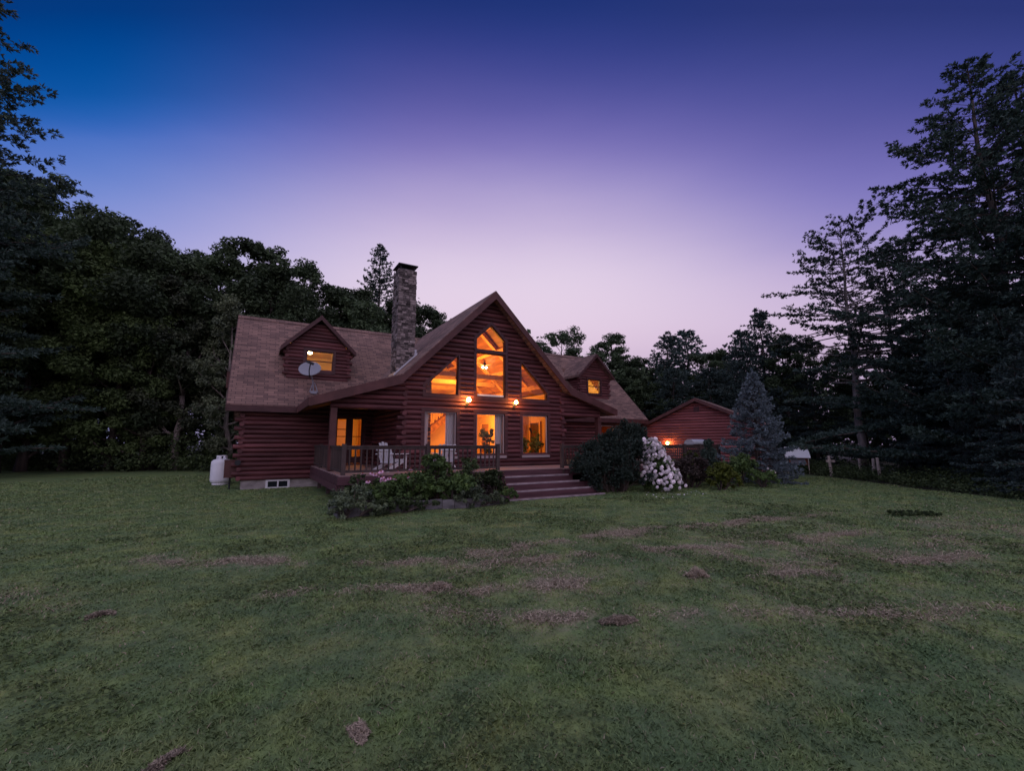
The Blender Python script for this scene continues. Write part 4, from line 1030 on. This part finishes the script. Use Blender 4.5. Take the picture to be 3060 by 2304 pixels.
HT = dict(oakA=18, oakB=18, oakC=16, mapleA=14, mapleB=14, birch=13, pineA=20, pineB=20, pineC=20, open=16, hemA=9, hemB=9)
G_LEFT = ('dark leafy tree in the tall woods left of the log house', 'dark trees of the left woods')
G_FRONT = ('paler yellow green leafy tree along the front of the left woods', 'paler trees at the edge of the left woods')
G_BACK = ('dark tree rising behind the left roof of the log house', 'trees behind the house')
G_RBACK = ('tree in the low far woods between the gable and the red garage', 'far trees right of the gable')
G_RIGHT = ('dark layered evergreen in the woods right of the red garage', 'evergreens of the right woods')
LIST = [('pineA', -23.1, 17.7, 27.7, ('tall dark pine at the far left edge, its boughs reaching into the sky', None)),
 ('oakA', -23.4, 25.4, 20.0, G_LEFT), ('oakB', -23.2, 30.5, 21.0, G_LEFT), ('oakC', -22.1, 32.1, 22.6, G_LEFT), ('oakA', -18.4, 28.9, 20.4, G_LEFT), ('oakB', -15.5, 26.0, 18.6, G_LEFT), ('oakC', -13.8, 22.7, 16.2, G_LEFT),
 ('mapleA', -20.1, 23.5, 16.0, G_FRONT), ('mapleB', -18.2, 23.5, 15.8, G_FRONT), ('oakC', -22.4, 22.4, 13.8, G_LEFT), ('mapleA', -15.8, 22.5, 13.4, G_FRONT), ('mapleB', -14.1, 21.9, 12.4, G_FRONT), ('mapleA', -20.8, 22.6, 11.5, G_FRONT),
 ('birch', -12.2, 21.8, 14.5, ('slim grey green tree with a pale trunk just left of the house roof', None)), ('oakA', -12.4, 25.4, 17.2, G_BACK), ('oakB', -10.7, 25.5, 18.2, G_BACK), ('oakC', -8.5, 25.4, 18.0, G_BACK), ('oakA', -7.4, 22.5, 15.3, G_BACK),
 ('birch', -9.3, 19.5, 11.8, ('slim grey green tree close behind the left end of the house roof', None)), ('oakB', -5.2, 24.7, 17.8, G_BACK), ('oakC', -3.6, 23.7, 15.8, G_BACK), ('oakB', -6.7, 19.7, 12.0, G_BACK), ('oakA', -5.1, 18.2, 10.1, G_BACK), ('oakA', -1.2, 24.6, 16.0, G_BACK),
 ('pineB', 1.4, 25.4, 20.4, ('thin topped pine poking above the trees just left of the chimney', None)), ('oakC', -1.1, 18.8, 13.0, G_BACK), ('oakB', 1.5, 20.7, 14.4, G_BACK), ('oakA', 4.3, 22.5, 14.8, G_BACK), ('oakB', 5.6, 20.6, 13.8, G_BACK), ('oakC', 6.1, 18.0, 12.2, G_BACK), ('oakC', 9.5, 18.3, 12.2, G_BACK),
 ('oakB', 14.9, 17.5, 10.5, G_RBACK), ('oakA', 18.0, 19.2, 13.5, ('rounded leafy tree, tallest crown right beside the gable roof', None)), ('oakC', 18.0, 15.7, 10.5, G_RBACK), ('oakB', 21.6, 16.0, 12.7, G_RBACK), ('oakA', 21.3, 13.8, 9.8, G_RBACK), ('oakC', 26.1, 15.7, 10.2, G_RBACK), ('hemB', 24.5, 11.9, 11.7, G_RBACK), ('hemA', 28.6, 13.0, 12.9, G_RBACK),
 ('oakA', 27.8, 10.0, 10.5, G_RBACK), ('hemB', 28.9, 9.4, 10.1, G_RBACK), ('hemA', 21.6, 9.0, 7.9, G_RBACK), ('hemA', 23.2, 6.9, 7.7, G_RBACK), ('oakC', 21.0, 11.7, 7.4, G_RBACK), ('hemA', 24.7, 4.9, 10.6, G_RIGHT), ('hemB', 25.0, 3.5, 11.8, G_RIGHT), ('oakB', 25.4, 2.1, 10.1, G_RIGHT), ('oakA', 25.8, .8, 9.4, G_RIGHT),
 ('open', 24.2, -2.6, 15.8, ('open crowned pine with a bare lower trunk standing against the violet sky', None)), ('open', 29.8, -2.8, 15.2, ('second thinner open pine close behind the bare trunked pine', None)),
 ('hemA', 24.9, .2, 6.7, G_RIGHT), ('oakC', 27.3, -1.9, 6.6, G_RIGHT), ('oakA', 27.5, -5.0, 8.6, G_RIGHT), ('hemB', 24.3, -5.6, 8.8, G_RIGHT), ('pineB', 24.6, -6.9, 12.1, G_RIGHT),
 ('pineC', 21.9, -9.7, 20.8, ('giant dark pine at the right edge, tallest tree against the sky', None)), ('pineC', 24.5, -10.7, 20.6, ('tall pine crowded against the right side of the giant dark pine', None)), ('pineA', 19.6, -11.8, 13.7, G_RIGHT),
 ('hemA', 23.6, -6.0, 5.3, G_RIGHT), ('hemB', 22.6, -6.9, 5.4, G_RIGHT), ('hemA', 20.0, -7.9, 6.4, G_RIGHT), ('hemB', 18.8, -9.4, 7.2, G_RIGHT), ('hemA', 16.6, -11.3, 6.2, G_RIGHT), ('hemB', 14.9, -12.5, 7.7, G_RIGHT), ('hemA', 13.3, -13.6, 9.1, ('bluish evergreen at the right edge, boughs nearest the viewer', None)),
 ('hemB', 26.5, 6.5, 9.5, G_RIGHT), ('hemA', 21.2, -7.6, 4.2, G_RIGHT), ('hemB', 17.2, -9.4, 4.6, G_RIGHT), ('hemA', 15.2, -11.0, 4.8, G_RIGHT), ('hemA', 26.0, -7.8, 10.5, G_RIGHT), ('hemB', 22.5, -8.3, 9.0, G_RIGHT)]
kindname = dict(oakA='oak', oakB='oak', oakC='oak', mapleA='maple', mapleB='maple', birch='birch', pineA='pine', pineC='pine', pineB='pine', open='open_pine', hemA='hemlock', hemB='hemlock')
rt = random.Random(21)
for k, x, y, h, (lab, grp) in LIST:
    q = .98 if k[0] in 'om' and k != 'open' else 1
    plant_tree(kindname[k], k, x, y, h * q, HT[k], lab, grp, rt.uniform(0, 6.28), 1.0 if x < -22.9 and k == 'pineA' else rt.uniform(.92, 1.08) * (1.35 if grp == G_RBACK[1] else 1))
for k in PROTO:
    for c in list(PROTO[k].children): bpy.data.objects.remove(c)
    bpy.data.objects.remove(PROTO[k])
# far woods closing the view between the trunks, and low growth along the wood's edge
def scatter_clumps(n, fn, rad, per, size, seed):
    rg = np.random.default_rng(seed); C = []; Rr = []
    while len(C) < n:
        c = fn(rg)
        if c is not None: C.append(c); Rr.append(rad * rg.uniform(.6, 1.3))
    return clump_leaves(C, Rr, np.full(n, per), size, rg, .8)
def at_view(px, D):   # lateral position at depth D (metres) for a bearing
    t = (px - 1530) / 1325; return CX + FX * D + .864 * t * D, CY + FY * D - .504 * t * D
def fw1(rg):
    D = rg.uniform(33, 42); t = rg.uniform(-1.5, .05); x = CX + FX * D + .864 * t * D; y = CY + FY * D - .504 * t * D
    return None if (x > -9 and y < 13.5) else (x, y, rg.random() ** .8 * 11)
def fw2(rg):
    D = rg.uniform(40, 52); t = rg.uniform(.05, 1.2); x = CX + FX * D + .864 * t * D; y = CY + FY * D - .504 * t * D; return (x, y, rg.random() ** .7 * (9.5 - 2.5 * t))
def fw3(rg):
    D = rg.uniform(31, 34); t = rg.uniform(-1.5, -.2); x = CX + FX * D + .864 * t * D; y = CY + FY * D - .504 * t * D
    return None if (x > -9.4 and y < 13.8) else (x, y, rg.random() * 6)
V0, T0_ = scatter_clumps(380, fw3, 1.0, 80, .16, 15)
V1, T1_ = scatter_clumps(330, fw1, 1.7, 75, .26, 5); V1 = np.concatenate([V0, V1]); T1_ = np.concatenate([T0_, T1_]); V2, T2_ = scatter_clumps(420, fw2, 1.9, 80, .26, 6)
tag(quads('far_woods', np.concatenate([V1, V2]), np.concatenate([T1_, T2_]), M['oak']), 'dark depth of the woods far behind the front trees', 'woods', kind='stuff')
def ug1(rg):
    D = rg.uniform(28.0, 31.5); t = rg.uniform(-1.5, -.25); x = CX + FX * D + .864 * t * D; y = CY + FY * D - .504 * t * D
    return None if (x > -9.4 and y < 13.5) else (x, y, .2 + rg.random() ** 1.6 * (D - 27.2) * .8)
def ug2(rg):
    y = rg.uniform(-16, 1); e = .5 + 3.6 * rg.random() ** .8; ys = [-40, -15, -11.4, -9.2, -2.4, 6]; x = np.interp(y, ys, [9.5, 10.9, 11.9, 13.2, 18.2, 23]) + e
    return (x, y, .05 + rg.random() ** 1.6 * (.10 + .06 * e + .16 * max(0, e - 2.6)))
V1, T1_ = scatter_clumps(330, ug1, .75, 85, .10, 8); V2, T2_ = scatter_clumps(420, ug2, .42, 80, .055, 9)
tag(quads('undergrowth', np.concatenate([V1, V2]), np.concatenate([T1_, T2_]), M['weed']), 'tangled weeds and saplings along the edge of the woods', 'undergrowth', kind='stuff')

# ---- blue spruce
def spruce(seed, h, w):
    rg = np.random.default_rng(seed); tr = MB(); tr.tube([(0, 0, -.1), (0, 0, h * .5), (0, 0, h * .99)], [.13, .07, .012], 8); TC = []; TD = []; z = .12
    while z < h * .97:
        t = z / h; L0 = w * .5 * (1 - t) ** .85 * (1 if t > .08 else .9); m = int(9 - 4 * t) + 2; az0 = rg.uniform(0, 6.28)
        for j in range(m):
            az = az0 + j * 6.283 / m + rg.normal() * .2; L = max(.12, L0 * rg.uniform(.78, 1.12)); el = -.14 + .75 * t ** 1.5 + rg.normal() * .06
            pts = bend((0, 0, z + rg.normal() * .035), (math.cos(az) * math.cos(el), math.sin(az) * math.cos(el), math.sin(el)), L, 4, rg, (0, 0, .25), .1)
            tr.tube(pts, [.02, .016, .012, .008, .004], 4, False); d0 = np.array([math.cos(az), math.sin(az), 0]); sd_ = np.array([-d0[1], d0[0], 0])
            for q in range(max(4, int(L / .042))):
                f = .25 + .75 * rg.random(); kk = f * 4; b = int(min(kk, 3)); p_ = pts[b] + (pts[b + 1] - pts[b]) * (kk - b); s = rg.choice([-1, 1]); tl = .34 * L * (1.15 - f) + .05; u = rg.random()
                dd = unit(d0 * .8 + sd_ * s * .9); TC.append(p_ + dd * tl * u + np.array([0, 0, -.05 * u])); TD.append(dd * .9 + np.array([0, 0, .12]))
            TC.append(pts[4]); TD.append(d0 + np.array([0, 0, .2]))
        z += .27 * rg.uniform(.8, 1.2) * (1 - .5 * t)
    for q in range(10): TC.append(np.array([0, 0, h * (1 - .012 * q)])); TD.append(np.array([rg.normal() * .3, rg.normal() * .3, 1]))
    V, T = needle_tufts(TC, TD, 9, .12, .017, rg, .5); return tr, V, T
sp_ = thing('blue_spruce', 'conical blue spruce standing in front of the red garage', 'tree', (11.75, -3.55, 0))
tr, V, T = spruce(31, 5.05, 3.7); tr.build('trunk', M['bark'], sp_); quads('crown', V, T, M['spruce'], sp_)

# ---- shrubs
def shrub(name, label, loc, clumps, per, size, m, seed, cat='shrub', flat=.85, group=None, needle=False, stems=True, part='foliage'):
    rg = np.random.default_rng(seed); t = thing(name, label, cat, loc, 0, group); C = []; Rr = []; st_ = MB()
    for cx, cy, cz, rx, rz, k in clumps:
        for j in range(k):
            d = unit(rg.normal(size=3)); d[2] = abs(d[2]) if rg.random() < .6 else d[2]; u = rg.random() ** .4
            C.append((cx + d[0] * rx * u, cy + d[1] * rx * u, max(.06, cz + d[2] * rz * u))); Rr.append((.24 if needle else .30) * min(rx, rz) * rg.uniform(.6, 1.2))
            if stems and j % 3 == 0: st_.tube([(cx * .4, cy * .4, -.05), (cx * .7 + d[0] * rx * .3, cy * .7 + d[1] * rx * .3, cz * .5), C[-1]], [.02, .014, .005], 5, False)
    if needle:
        C = np.array(C); n = per; idx = np.repeat(np.arange(len(C)), n); P = C[idx] + unit(rg.normal(size=(len(idx), 3))) * (np.array(Rr)[idx] * rg.random(len(idx)) ** .4)[:, None]
        V, T = needle_tufts(P, unit(P - C[idx]) + np.array([0, 0, .7]), 3, size, size * .22, rg, .35)
    else: V, T = clump_leaves(C, Rr, np.full(len(C), per), size, rg, .85)
    V[:, :, 2] = np.maximum(V[:, :, 2], .01)
    if stems: st_.build('stem', M['bark'], t)
    quads(part, V, T, M[m], t); return t
shrub('yew_shrub', 'big dark evergreen shrub right of the front steps', (3.55, -3.35, 0),
      [(-1.25, .15, .75, .66, .65, 50), (-.7, .1, 1.0, .85, .85, 70), (.35, 0, 1.15, .95, .95, 90), (.75, .1, 1.75, .55, .70, 46), (.45, .1, 2.2, .3, .35, 12), (-.35, 0, 1.6, .5, .6, 34), (-1.1, .1, 1.35, .3, .4, 14), (0, -.1, .45, 1.15, .4, 44)], 34, .10, 'yew', 51, 'shrub', needle=True)
# white hydrangea: leaves first, then each flower head
hy = thing('hydrangea', 'tall hydrangea bush covered in white blooms beside the dark evergreen shrub', 'flowering shrub', (4.75, -4.05, 0))
rg = np.random.default_rng(61); C = []; Rr = []
axis_pts = [(0.0, .0)]
def hyp(u, a, rr):   # surface of a leaning mound, u = height 0..1
    cx = -.35 + .62 * (1 - u) ** 1.1; rad = (.82 - .58 * u ** 1.1) * rr; return (cx + math.cos(a) * rad * 1.02, math.sin(a) * rad * .85, .12 + u * 1.75)
for k in range(110): u = rg.random() ** 1.2 * .95; C.append(hyp(u, rg.uniform(0, 6.28), rg.uniform(.3, .9))); Rr.append(.2 * rg.uniform(.7, 1.2))
V, T = clump_leaves(C, Rr, np.full(len(C), 42), .06, rg); V[:, :, 2] = np.maximum(V[:, :, 2], .01); quads('foliage', V, T, M['shrub'], hy)
hs = MB()
for k in range(14): p = hyp(rg.uniform(.4, .95), rg.uniform(0, 6.28), .6); hs.tube([(0, 0, -.05), (p[0] * .5, p[1] * .5, p[2] * .55), p], [.02, .014, .006], 5, False)
hs.build('stem', M['bark'], hy)
heads = []
for s in range(4):
    n = 240; d = unit(rg.normal(size=(n, 3))); P = d * np.array([.085, .085, .10]) * (rg.uniform(.75, 1.05, n))[:, None]
    heads.append((leaf_cards(P, unit(d + rg.normal(size=d.shape) * .35), .024 * rg.uniform(.7, 1.2, n), rg, .85), rg.random(n)))
hm = []
for k in range(100):
    if k < 66: u = rg.uniform(.18, 1.0) ** .9
    else: u = rg.uniform(0, .35)
    a = -2.1 + rg.normal() * .85; p = hyp(u, a, rg.uniform(.95, 1.12)); s = rg.uniform(.5, .85)
    if k < 4: o = quads('flower_head', heads[k][0], heads[k][1], M['petal'], hy); hm.append(o)
    else: o = hm[k % 4].copy(); COL.objects.link(o); o.parent = hy
    o.location = p; o.scale = (s, s, s * rg.uniform(.8, 1.1)); o.rotation_euler = tuple(rg.uniform(-.5, .5, 3) + np.array([.4, 0, rg.uniform(0, 6)]))
Vx, Tx = [], []
for k in range(170):
    u = rg.uniform(.08, 1.0); p = np.array(hyp(u, -2.0 + rg.normal() * 1.3, rg.uniform(.85, 1.05))); Vx.append(heads[k % 4][0] * rg.uniform(.4, .75) + p); Tx.append(heads[k % 4][1])
tag(quads('small_flower_heads', np.concatenate(Vx), np.concatenate(Tx), M['petal'], hy), kind='stuff')
n = 40; X = 4.6 + rg.normal(size=n) * .9; Y = -5.1 + rg.normal(size=n) * .35; P = np.stack([X, Y, ground_h(X, Y) + .045], -1)
tag(quads('fallen_petals', leaf_cards(P, np.tile([0, 0, 1.], (n, 1)) + rg.normal(size=(n, 3)) * .3, .03 * rg.uniform(.6, 1.4, n), rg, .8), rg.random(n), M['petal']), 'white petals fallen on the grass below the hydrangea', 'petals', kind='stuff')
shrub('plum_shrub', 'dark plum leaved shrub between the white hydrangea and the yellow green shrub', (6.9, -3.7, 0), [(-.4, 0, .55, .6, .5, 30), (.25, .1, .75, .6, .6, 34), (.6, -.1, .4, .5, .4, 24)], 60, .045, 'plum', 52)
shrub('golden_shrub', 'small bright yellow green shrub behind the plum shrub at the lattice railing', (7.9, -3.0, 0), [(0, 0, .9, .35, .5, 24)], 50, .045, 'yellowgreen', 58)
shrub('golden_shrub', 'yellow green leafy shrub in front of the blue spruce', (7.05, -4.9, 0), [(-.15, 0, .55, .5, .5, 34), (.4, 0, .35, .5, .35, 26)], 55, .055, 'yellowgreen', 53)
shrub('arborvitae', 'small dark cone shaped evergreen between the grill and the blue spruce', (8.6, -3.35, 0), [(0, 0, .35, .52, .35, 30), (0, 0, .8, .42, .35, 24), (0, 0, 1.2, .30, .3, 18), (0, 0, 1.55, .18, .28, 12)], 34, .09, 'yew', 54, needle=True)
shrub('leafy_shrub', 'loose green shrub at the left foot of the blue spruce', (9.2, -4.3, 0), [(-.3, 0, .6, .6, .55, 34), (.4, .1, .8, .5, .6, 30)], 50, .055, 'shrub', 55)
t = shrub('flower_clump', 'low green plant with a few white flowers at the foot of the blue spruce', (9.5, -5.0, 0), [(0, 0, .35, .65, .35, 36), (.7, .2, .3, .45, .3, 20)], 46, .05, 'shrub', 56, 'plant')
for p in ((.1, -.2, .72), (.25, -.25, .64), (.55, -.2, .60), (.65, -.15, .56)):
    o = hm[0].copy(); COL.objects.link(o); o.name = 'flower_head'; o.parent = t; o.location = p; o.scale = (.5, .5, .4)
shrub('weed_clump', 'dark oval clump of uncut weeds on the right lawn', (5.55, -10.9, 0), [(-.25, .12, .05, .3, .08, 24), (.08, 0, .05, .3, .09, 26), (.4, -.2, .04, .25, .07, 18)], 60, .035, 'weed', 57, 'weeds', stems=False)
# ---- flower bed before the deck
bed = MB()
bp = [(-6.1, -4.35), (-5.0, -3.98), (-3.8, -3.95), (-2.9, -4.25), (-1.55, -3.95)]
rb = random.Random(8)
for (xa, ya), (xb, yb) in zip(bp[:-1], bp[1:]):
    n = 3
    for k in range(n):
        a = (xa + (xb - xa) * k / n, ya + (yb - ya) * k / n, .10 + rb.uniform(-.015, .02)); b = (xa + (xb - xa) * (k + .97) / n, ya + (yb - ya) * (k + .97) / n, .10 + rb.uniform(-.015, .02)); bed.bar(a, b, .15, .24, t=rb.random())
bed.bar((-6.1, -4.35, .1), (-6.05, -2.6, .1), .15, .24)
tag(bed.build('bed_edging', M['timber']), 'low grey stone edging around the flower bed before the deck', 'garden edging')
so_ = MB(); so_.prism([(-6.05, -4.3, 0), (-5.0, -3.9, 0), (-3.8, -3.88, 0), (-2.9, -4.18, 0), (-1.45, -3.9, 0), (-1.45, -2.45, 0), (-6.0, -2.45, 0)], (0, 0, .14)); tag(so_.build('garden_soil', M['soil']), kind='structure')
GB = 'plants in the bed before the deck'
for a in (('bed_plant', 'grey green feathery plant at the left corner of the flower bed', (-5.85, -4.3, .05), [(0, 0, .32, .55, .36, 34), (-.3, -.3, .18, .45, .24, 24), (.4, -.2, .15, .4, .2, 20)], 60, .035, 'greyshrub', 71),
          ('bed_plant', 'bright green leafy plant spilling over the left bed edging', (-5.15, -3.85, .1), [(0, 0, .3, .42, .32, 26)], 55, .05, 'shrub', 72),
          ('bed_plant', 'upright thin plant by the left corner post of the deck', (-5.45, -3.0, .1), [(0, 0, .4, .32, .42, 22)], 48, .04, 'weed', 73),
          ('bed_plant', 'broad dark leafy bush below the rounded white chair', (-4.3, -3.4, .1), [(0, 0, .42, .62, .45, 44)], 60, .055, 'shrub', 74),
          ('bed_plant', 'tall bushy plant rising over the deck rail at the middle post', (-3.35, -3.15, .1), [(0, 0, .5, .55, .5, 40), (0, .1, .95, .42, .38, 26)], 55, .055, 'shrub', 75),
          ('bed_plant', 'wide leafy bush in the middle front of the flower bed', (-3.1, -3.8, .1), [(0, 0, .36, .66, .38, 46)], 60, .06, 'shrub', 76),
          ('bed_plant', 'leggy wispy plant before the straight backed white chair', (-2.45, -3.2, .1), [(0, 0, .45, .45, .5, 34), (.1, 0, .9, .28, .3, 14)], 46, .045, 'weed', 77),
          ('bed_plant', 'reddish brown leaved plant near the right end of the bed', (-2.15, -3.55, .1), [(0, 0, .28, .38, .28, 24)], 52, .05, 'plum', 78),
          ('bed_plant', 'tall loose green plant beside the rail post at the steps', (-1.45, -3.0, .1), [(0, 0, .36, .46, .38, 36), (.05, 0, .6, .3, .22, 14)], 50, .045, 'weed', 79),
          ('bed_plant', 'small low plant at the left foot of the front steps', (-1.55, -4.0, .0), [(0, 0, .22, .38, .22, 24)], 50, .045, 'shrub', 80),
          ('bed_plant', 'white edged trailing plant hanging over the front bed edging', (-2.75, -4.3, .0), [(0, 0, .26, .5, .3, 34), (.7, .1, .16, .35, .2, 18)], 50, .045, 'greyshrub', 81),
          ('bed_plant', 'low dark plant outside the left bed edging', (-5.0, -4.25, .0), [(0, 0, .18, .6, .24, 36), (.8, .05, .16, .5, .2, 26)], 55, .04, 'weed', 82)): shrub(*a, cat='plant', group=GB)
cf = shrub('coneflower', 'plant with pink daisy like flowers before the left deck railing', (-4.75, -3.15, .1), [(0, 0, .35, .55, .35, 30)], 48, .05, 'shrub', 84, 'plant', group=GB)
rg = np.random.default_rng(90); fm_ = None
for k in range(26):
    n = 13; an = np.arange(n) * 6.283 / n; c_ = np.stack([np.cos(an), np.sin(an), -.25 + 0 * an], -1); s_ = np.stack([-np.sin(an), np.cos(an), 0 * an], -1) * .014
    if fm_ is None:
        Vp = np.stack([c_ * .012 - s_ * .6, c_ * .055 - s_, c_ * .062 + s_ * .2, c_ * .012 + s_ * .6], 1); fm_ = quads('flower_head', Vp, rg.random(n), M['pink'], cf); o = fm_
        mb_ = MB().ball((0, 0, .012), .02, 6, (1, 1, .8)).build('flower_cone', M['coopred'], fm_)
    else: o = copy_tree(fm_, cf)
    x, y = rg.normal() * .42, rg.normal() * .25; o.location = (x, y, .72 + rg.uniform(-.12, .16)); o.scale = (1.15,) * 3; o.rotation_euler = (rg.uniform(-.1, .6), rg.normal() * .3, 0)
fs_ = MB()
for o in [c for c in cf.children if c.name.startswith('flower_head')]: fs_.tube([(o.location.x * .6, o.location.y * .6, 0), o.location], .004, 4, False)
fs_.build('flower_stalk', M['weed'], cf)

# ---- coop, posts
cp_ = thing('hen_coop', 'small raised red hutch with a white sloping roof right of the blue spruce', 'hutch', (19.95, -1.05, 0), R_(-62)); cp_.scale = (.8, .8, .85)
MB().box(-.6, .62, -.35, .5, .55, 1.05).build('hutch_body', M['coopred'], cp_)
g = MB().prism([(-.85, -.65, 1.02), (.75, -.65, 1.02), (.68, .05, 1.42), (-.85, .05, 1.42)], (0, 0, .03)).prism([(-.85, .08, 1.44), (.68, .08, 1.44), (.62, .6, 1.72), (-.85, .6, 1.72)], (0, 0, .03)); g.build('hutch_roof', M['tank'], cp_)
for x in (-.7, .6):
    for y in (-.55, .45): MB().box(x - .03, x + .03, y - .03, y + .03, -.05, 1.05 if y < 0 else 1.5).build('leg', M['post'], cp_)
MB().box(-.5, .4, -.36, -.35, .6, .95).build('mesh_front', M['dish'], cp_)
def post(label, x, y, h, cross=False, lean=0):
    t = thing('fence_post', label, 'post', (x, y, 0), R_(-30), 'weathered posts at the right edge of the lawn')
    MB().tube([(0, 0, -.2), (lean * .5, 0, h * .5), (lean, .0, h)], [.075, .07, .06], 9).build('post_shaft', M['post'], t)
    if cross: MB().box(-.21, .21, -.05, .05, h * .68, h * .80).build('cross_arm', M['post'], t)
post('weathered post with a short cross arm near the white roofed hutch', 18.6, -3.35, 1.05, True, -.08)
post('leftmost and shortest of the three bare posts at the wood edge', 20.3, -4.0, .9, False, -.04)
post('middle one of the three bare posts at the wood edge', 19.15, -5.0, .95, False, .03)
post('rightmost and nearest of the three bare posts at the wood edge', 18.2, -5.6, 1.02, False, -.05)
# ---- house plants at the windows
GP = 'house plants inside the gable windows'
for a in (('house_plant', 'bushy house plant at the lower left of the right gable window', (1.72, .55, .84), [(0, 0, .72, .32, .40, 26)], 46, .05, 'houseplant', 91),
          ('house_plant', 'tall leafy house plant at the lower right of the right gable window', (2.4, .55, .84), [(0, 0, .75, .34, .42, 28), (.1, 0, 1.1, .2, .3, 10)], 46, .05, 'houseplant', 92),
          ('house_plant', 'tall house plant beside the curtain in the middle gable window', (.35, .9, .84), [(0, 0, 1.15, .28, .42, 24), (0, 0, .55, .2, .25, 10)], 44, .055, 'houseplant', 93)): shrub(*a, cat='house plant', group=GP)
